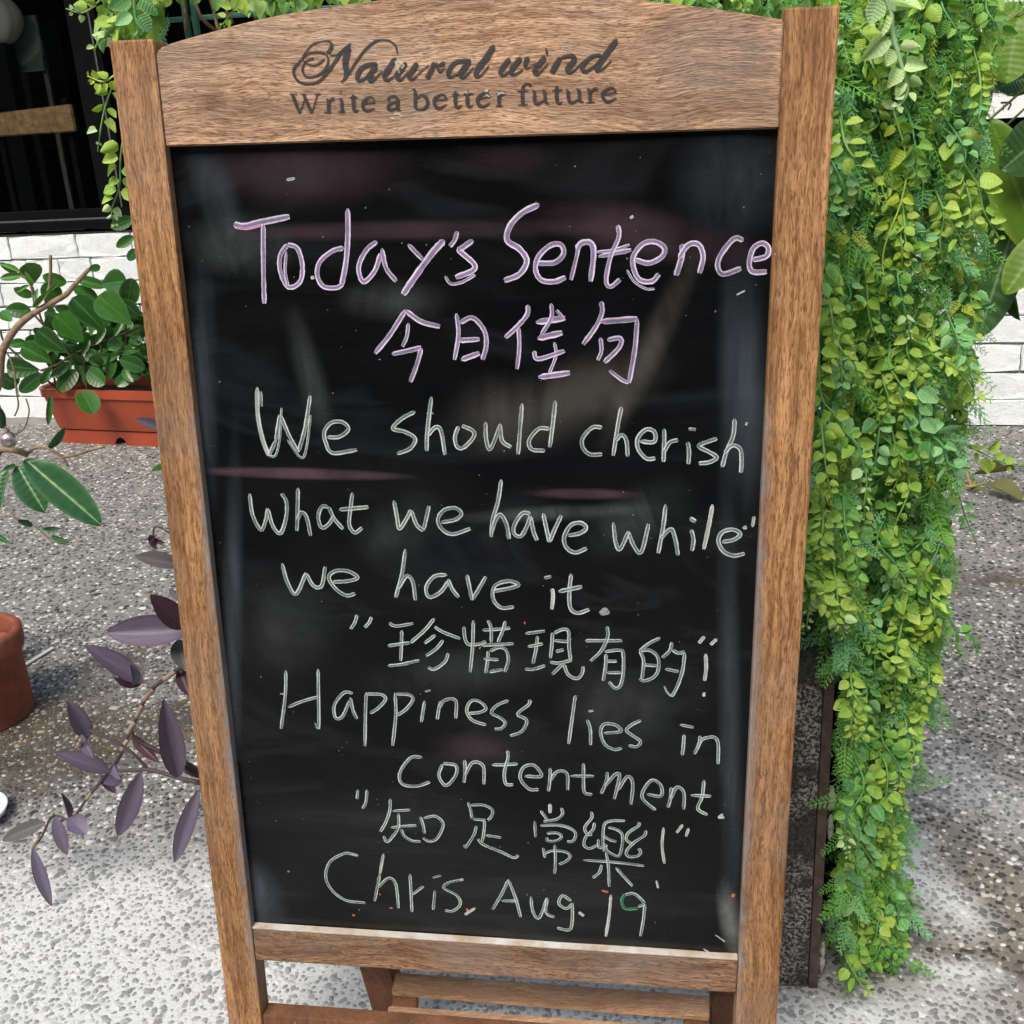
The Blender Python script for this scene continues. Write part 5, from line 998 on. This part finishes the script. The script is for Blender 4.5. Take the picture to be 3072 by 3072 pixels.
for a, b in (((1270, 1240), (1190, 1300)), ((1110, 1375), (1040, 1450)), ((1030, 1490), (990, 1570)), ((975, 1610), (925, 1690)), ((925, 1740), (880, 1810))): stp([a, ((a[0] + b[0]) / 2, (a[1] + b[1]) / 2), b], .0031, r3, SS, 1.018, pk_, 'stem_node')
for a, b in (((660, 260), (625, 300)), ((385, 410), (350, 430)), ((270, 610), (240, 655)), ((550, 405), (520, 430))): stp([a, ((a[0] + b[0]) / 2, (a[1] + b[1]) / 2), b], .0022, r4, SS, 1.018, pk_, 'stem_node')
stp([(1230, 240), (1150, 195), (1115, 205), (1112, 265)], .001, r3, SS); 
for q, w_ in (((1112, 270, 1150, 370), 50), ((1120, 262, 1080, 320), 40), ((1120, 270, 1210, 310), 36)): pleaf(r3, q, w_, pm2, 1.02, .5, 1)
for q in ((560, 1720), (572, 1770), (585, 1740)):
    P = at(*zpx(r3, SS, *q), .985); bm = bmesh.new(); bmesh.ops.create_icosphere(bm, subdivisions=1, radius=.0028)
    for vv in bm.verts: vv.co = vv.co * random.uniform(.7, 1.4) + (P - base)
    finish(bm, 'dried_flower', pk_, pur)

# ------------------------------------------------------------------ large leaved plant at the right edge
mt = empty('potted_tree', (0, 0, 0), 'tall plant with very large oval leaves at the right edge by the window', 'tree'); tb = Vector((1.32, 2.05, 0)); mt.location = tb; bpy.context.view_layer.update()
tub = empty('dark_tub', tuple(tb), 'dark tub of the large leaved plant beyond the right edge', 'flower pot')
lathe('tub_wall', [(.0001, 0), (.13, 0), (.16, .26), (.165, .27), (.15, .27), (.145, .2)], blk, tub, 36); lathe('soil', [(.0001, .22), (.147, .22)], soil, tub, 24)
tube('trunk', [(0, 0, .22), (.02, .0, .6), (-.02, -.02, 1.0), (-.08, -.04, 1.35)], [.018, .014, .009], bark, mt, 9, 5)
o1 = leaf_material('yellow_green_big_leaf', [(.10, .20, .014), (.13, .24, .018)], (.08, .16, .018), (.18, .27, .06), (.2, .3, .05), .45, .3, veins=11, vstr=.06, bumpd=.0003)
o2 = leaf_material('dark_big_leaf', [(.03, .085, .018), (.04, .11, .02)], (.03, .08, .03), (.16, .24, .10), (.06, .12, .05), .35, .15, veins=11, vstr=.06, spec=.5, bumpd=.0009)
o3 = leaf_material('grey_big_leaf', [(.07, .10, .045), (.085, .12, .05)], (.06, .09, .04), (.13, .18, .07), (.12, .17, .08), .5, .15, veins=11, vstr=.06, bumpd=.0009)
BG = {m_.name: [mk_leaf('big_leaf', m_, 'ellip', fold=f_, droop=.1, nu=8, nv=15, wavy=.5) for f_ in (.15, .5)] for m_ in (o1, o2, o3)}
ZR = (2650, 0); 
for org, s_, q, w_, m_, Y, ro, i in ((ZR, 3.865, (1565, 190, 1430, 950), 430, o1, 2.0, 0, 0), (ZR, 3.865, (1600, 60, 1190, 420), 330, o1, 2.12, .3, 0), (ZR, 3.865, (1330, 320, 1120, 920), 170, o3, 2.05, .2, 1), (ZR, 3.865, (1700, 900, 1330, 1000), 330, o2, 2.05, .4, 0),
        ((2272, 0), SS, (1690, 860, 2080, 1900), 330, o1, 2.02, .1, 0), ((2272, 0), SS, (1760, 950, 1700, 1900), 260, o2, 2.12, .2, 0), ((2272, 0), SS, (2150, 900, 1790, 1230), 340, o2, 1.98, -.3, 0), ((2272, 0), SS, (2200, 1180, 1930, 1560), 260, o2, 2.05, .1, 0),
        ((2272, 800), SS, (1900, -420, 1600, 515), 300, o2, 2.06, .0, 0), ((2272, 800), SS, (1800, -150, 1885, 395), 130, o2, 2.1, .6, 1), ((2272, 800), SS, (2150, -300, 1790, 190), 230, o1, 2.0, .3, 0), ((2272, 0), SS, (1960, 500, 1640, 620), 190, o2, 2.2, .2, 0), ((2272, 0), SS, (1640, 420, 1600, 900), 150, o2, 2.2, .2, 0)):
    P0, P1 = at(*zpx(org, s_, q[0], q[1]), Y), at(*zpx(org, s_, q[2], q[3]), Y - .03)
    o = place(BG[m_.name][i], P0, P1, w_ / s_ / F * Y * 1.03, None, roll=ro); o.parent = mt; o.matrix_parent_inverse = Matrix.Translation(-tb)
    e_ = Vector((-.08, -.04, 1.3)) if P0.z > .75 else Vector((-.02, -.02, .95))
    p_ = P0 - tb; mid = (p_ + e_) / 2 + Vector((0, 0, .05)); tube('petiole', [e_, mid, p_], .0022, plain('petiole_skin', (.20, .28, .08), .5), mt, 6, 5)
# dropped leaves on the paving
fa = on_ground(2925, 1455); dl = empty('dropped_leaves', tuple(fa), 'wilted olive leaves with a yellow stalk lying on the paving at the right', 'dropped leaves'); bpy.context.view_layer.update()
wl = leaf_material('wilted_leaf', [(.12, .13, .035), (.15, .16, .05)], (.17, .15, .05), (.22, .22, .1), None, .6, .15, veins=9, vstr=.1); wm = mk_leaf('wilted_leaf', wl, 'ellip', fold=.35, droop=-.02, nu=6, nv=10, wavy=1.2)
ZD, SD = (2650, 1250), 4.578
for q, w_, zz_, m_ in (((1440, 905, 1905, 1135), 250, .03, wm), ((1240, 800, 1790, 745), 110, .05, wm), ((1190, 985, 1400, 1020), 60, .012, wm)):
    P0, P1 = on_ground(*zpx(ZD, SD, q[0], q[1]), zz_), on_ground(*zpx(ZD, SD, q[2], q[3]), .012)
    o = place(m_, P0, P1, w_ / SD / F * 2.4 * 1.1, None, nrm=Vector((0, -.5, 1))); o.parent = dl; o.matrix_parent_inverse = Matrix.Translation(-fa)
yst = plain('yellow_stalk', (.35, .28, .07), .6)
for L in ([(1140, 700), (1170, 850), (1220, 960), (1270, 880)], [(1060, 930), (1200, 960), (1330, 930), (1440, 900)]):
    tube('stalk', [on_ground(*zpx(ZD, SD, *p), .02) - fa for p in L], .003, yst, dl, 6, 4)
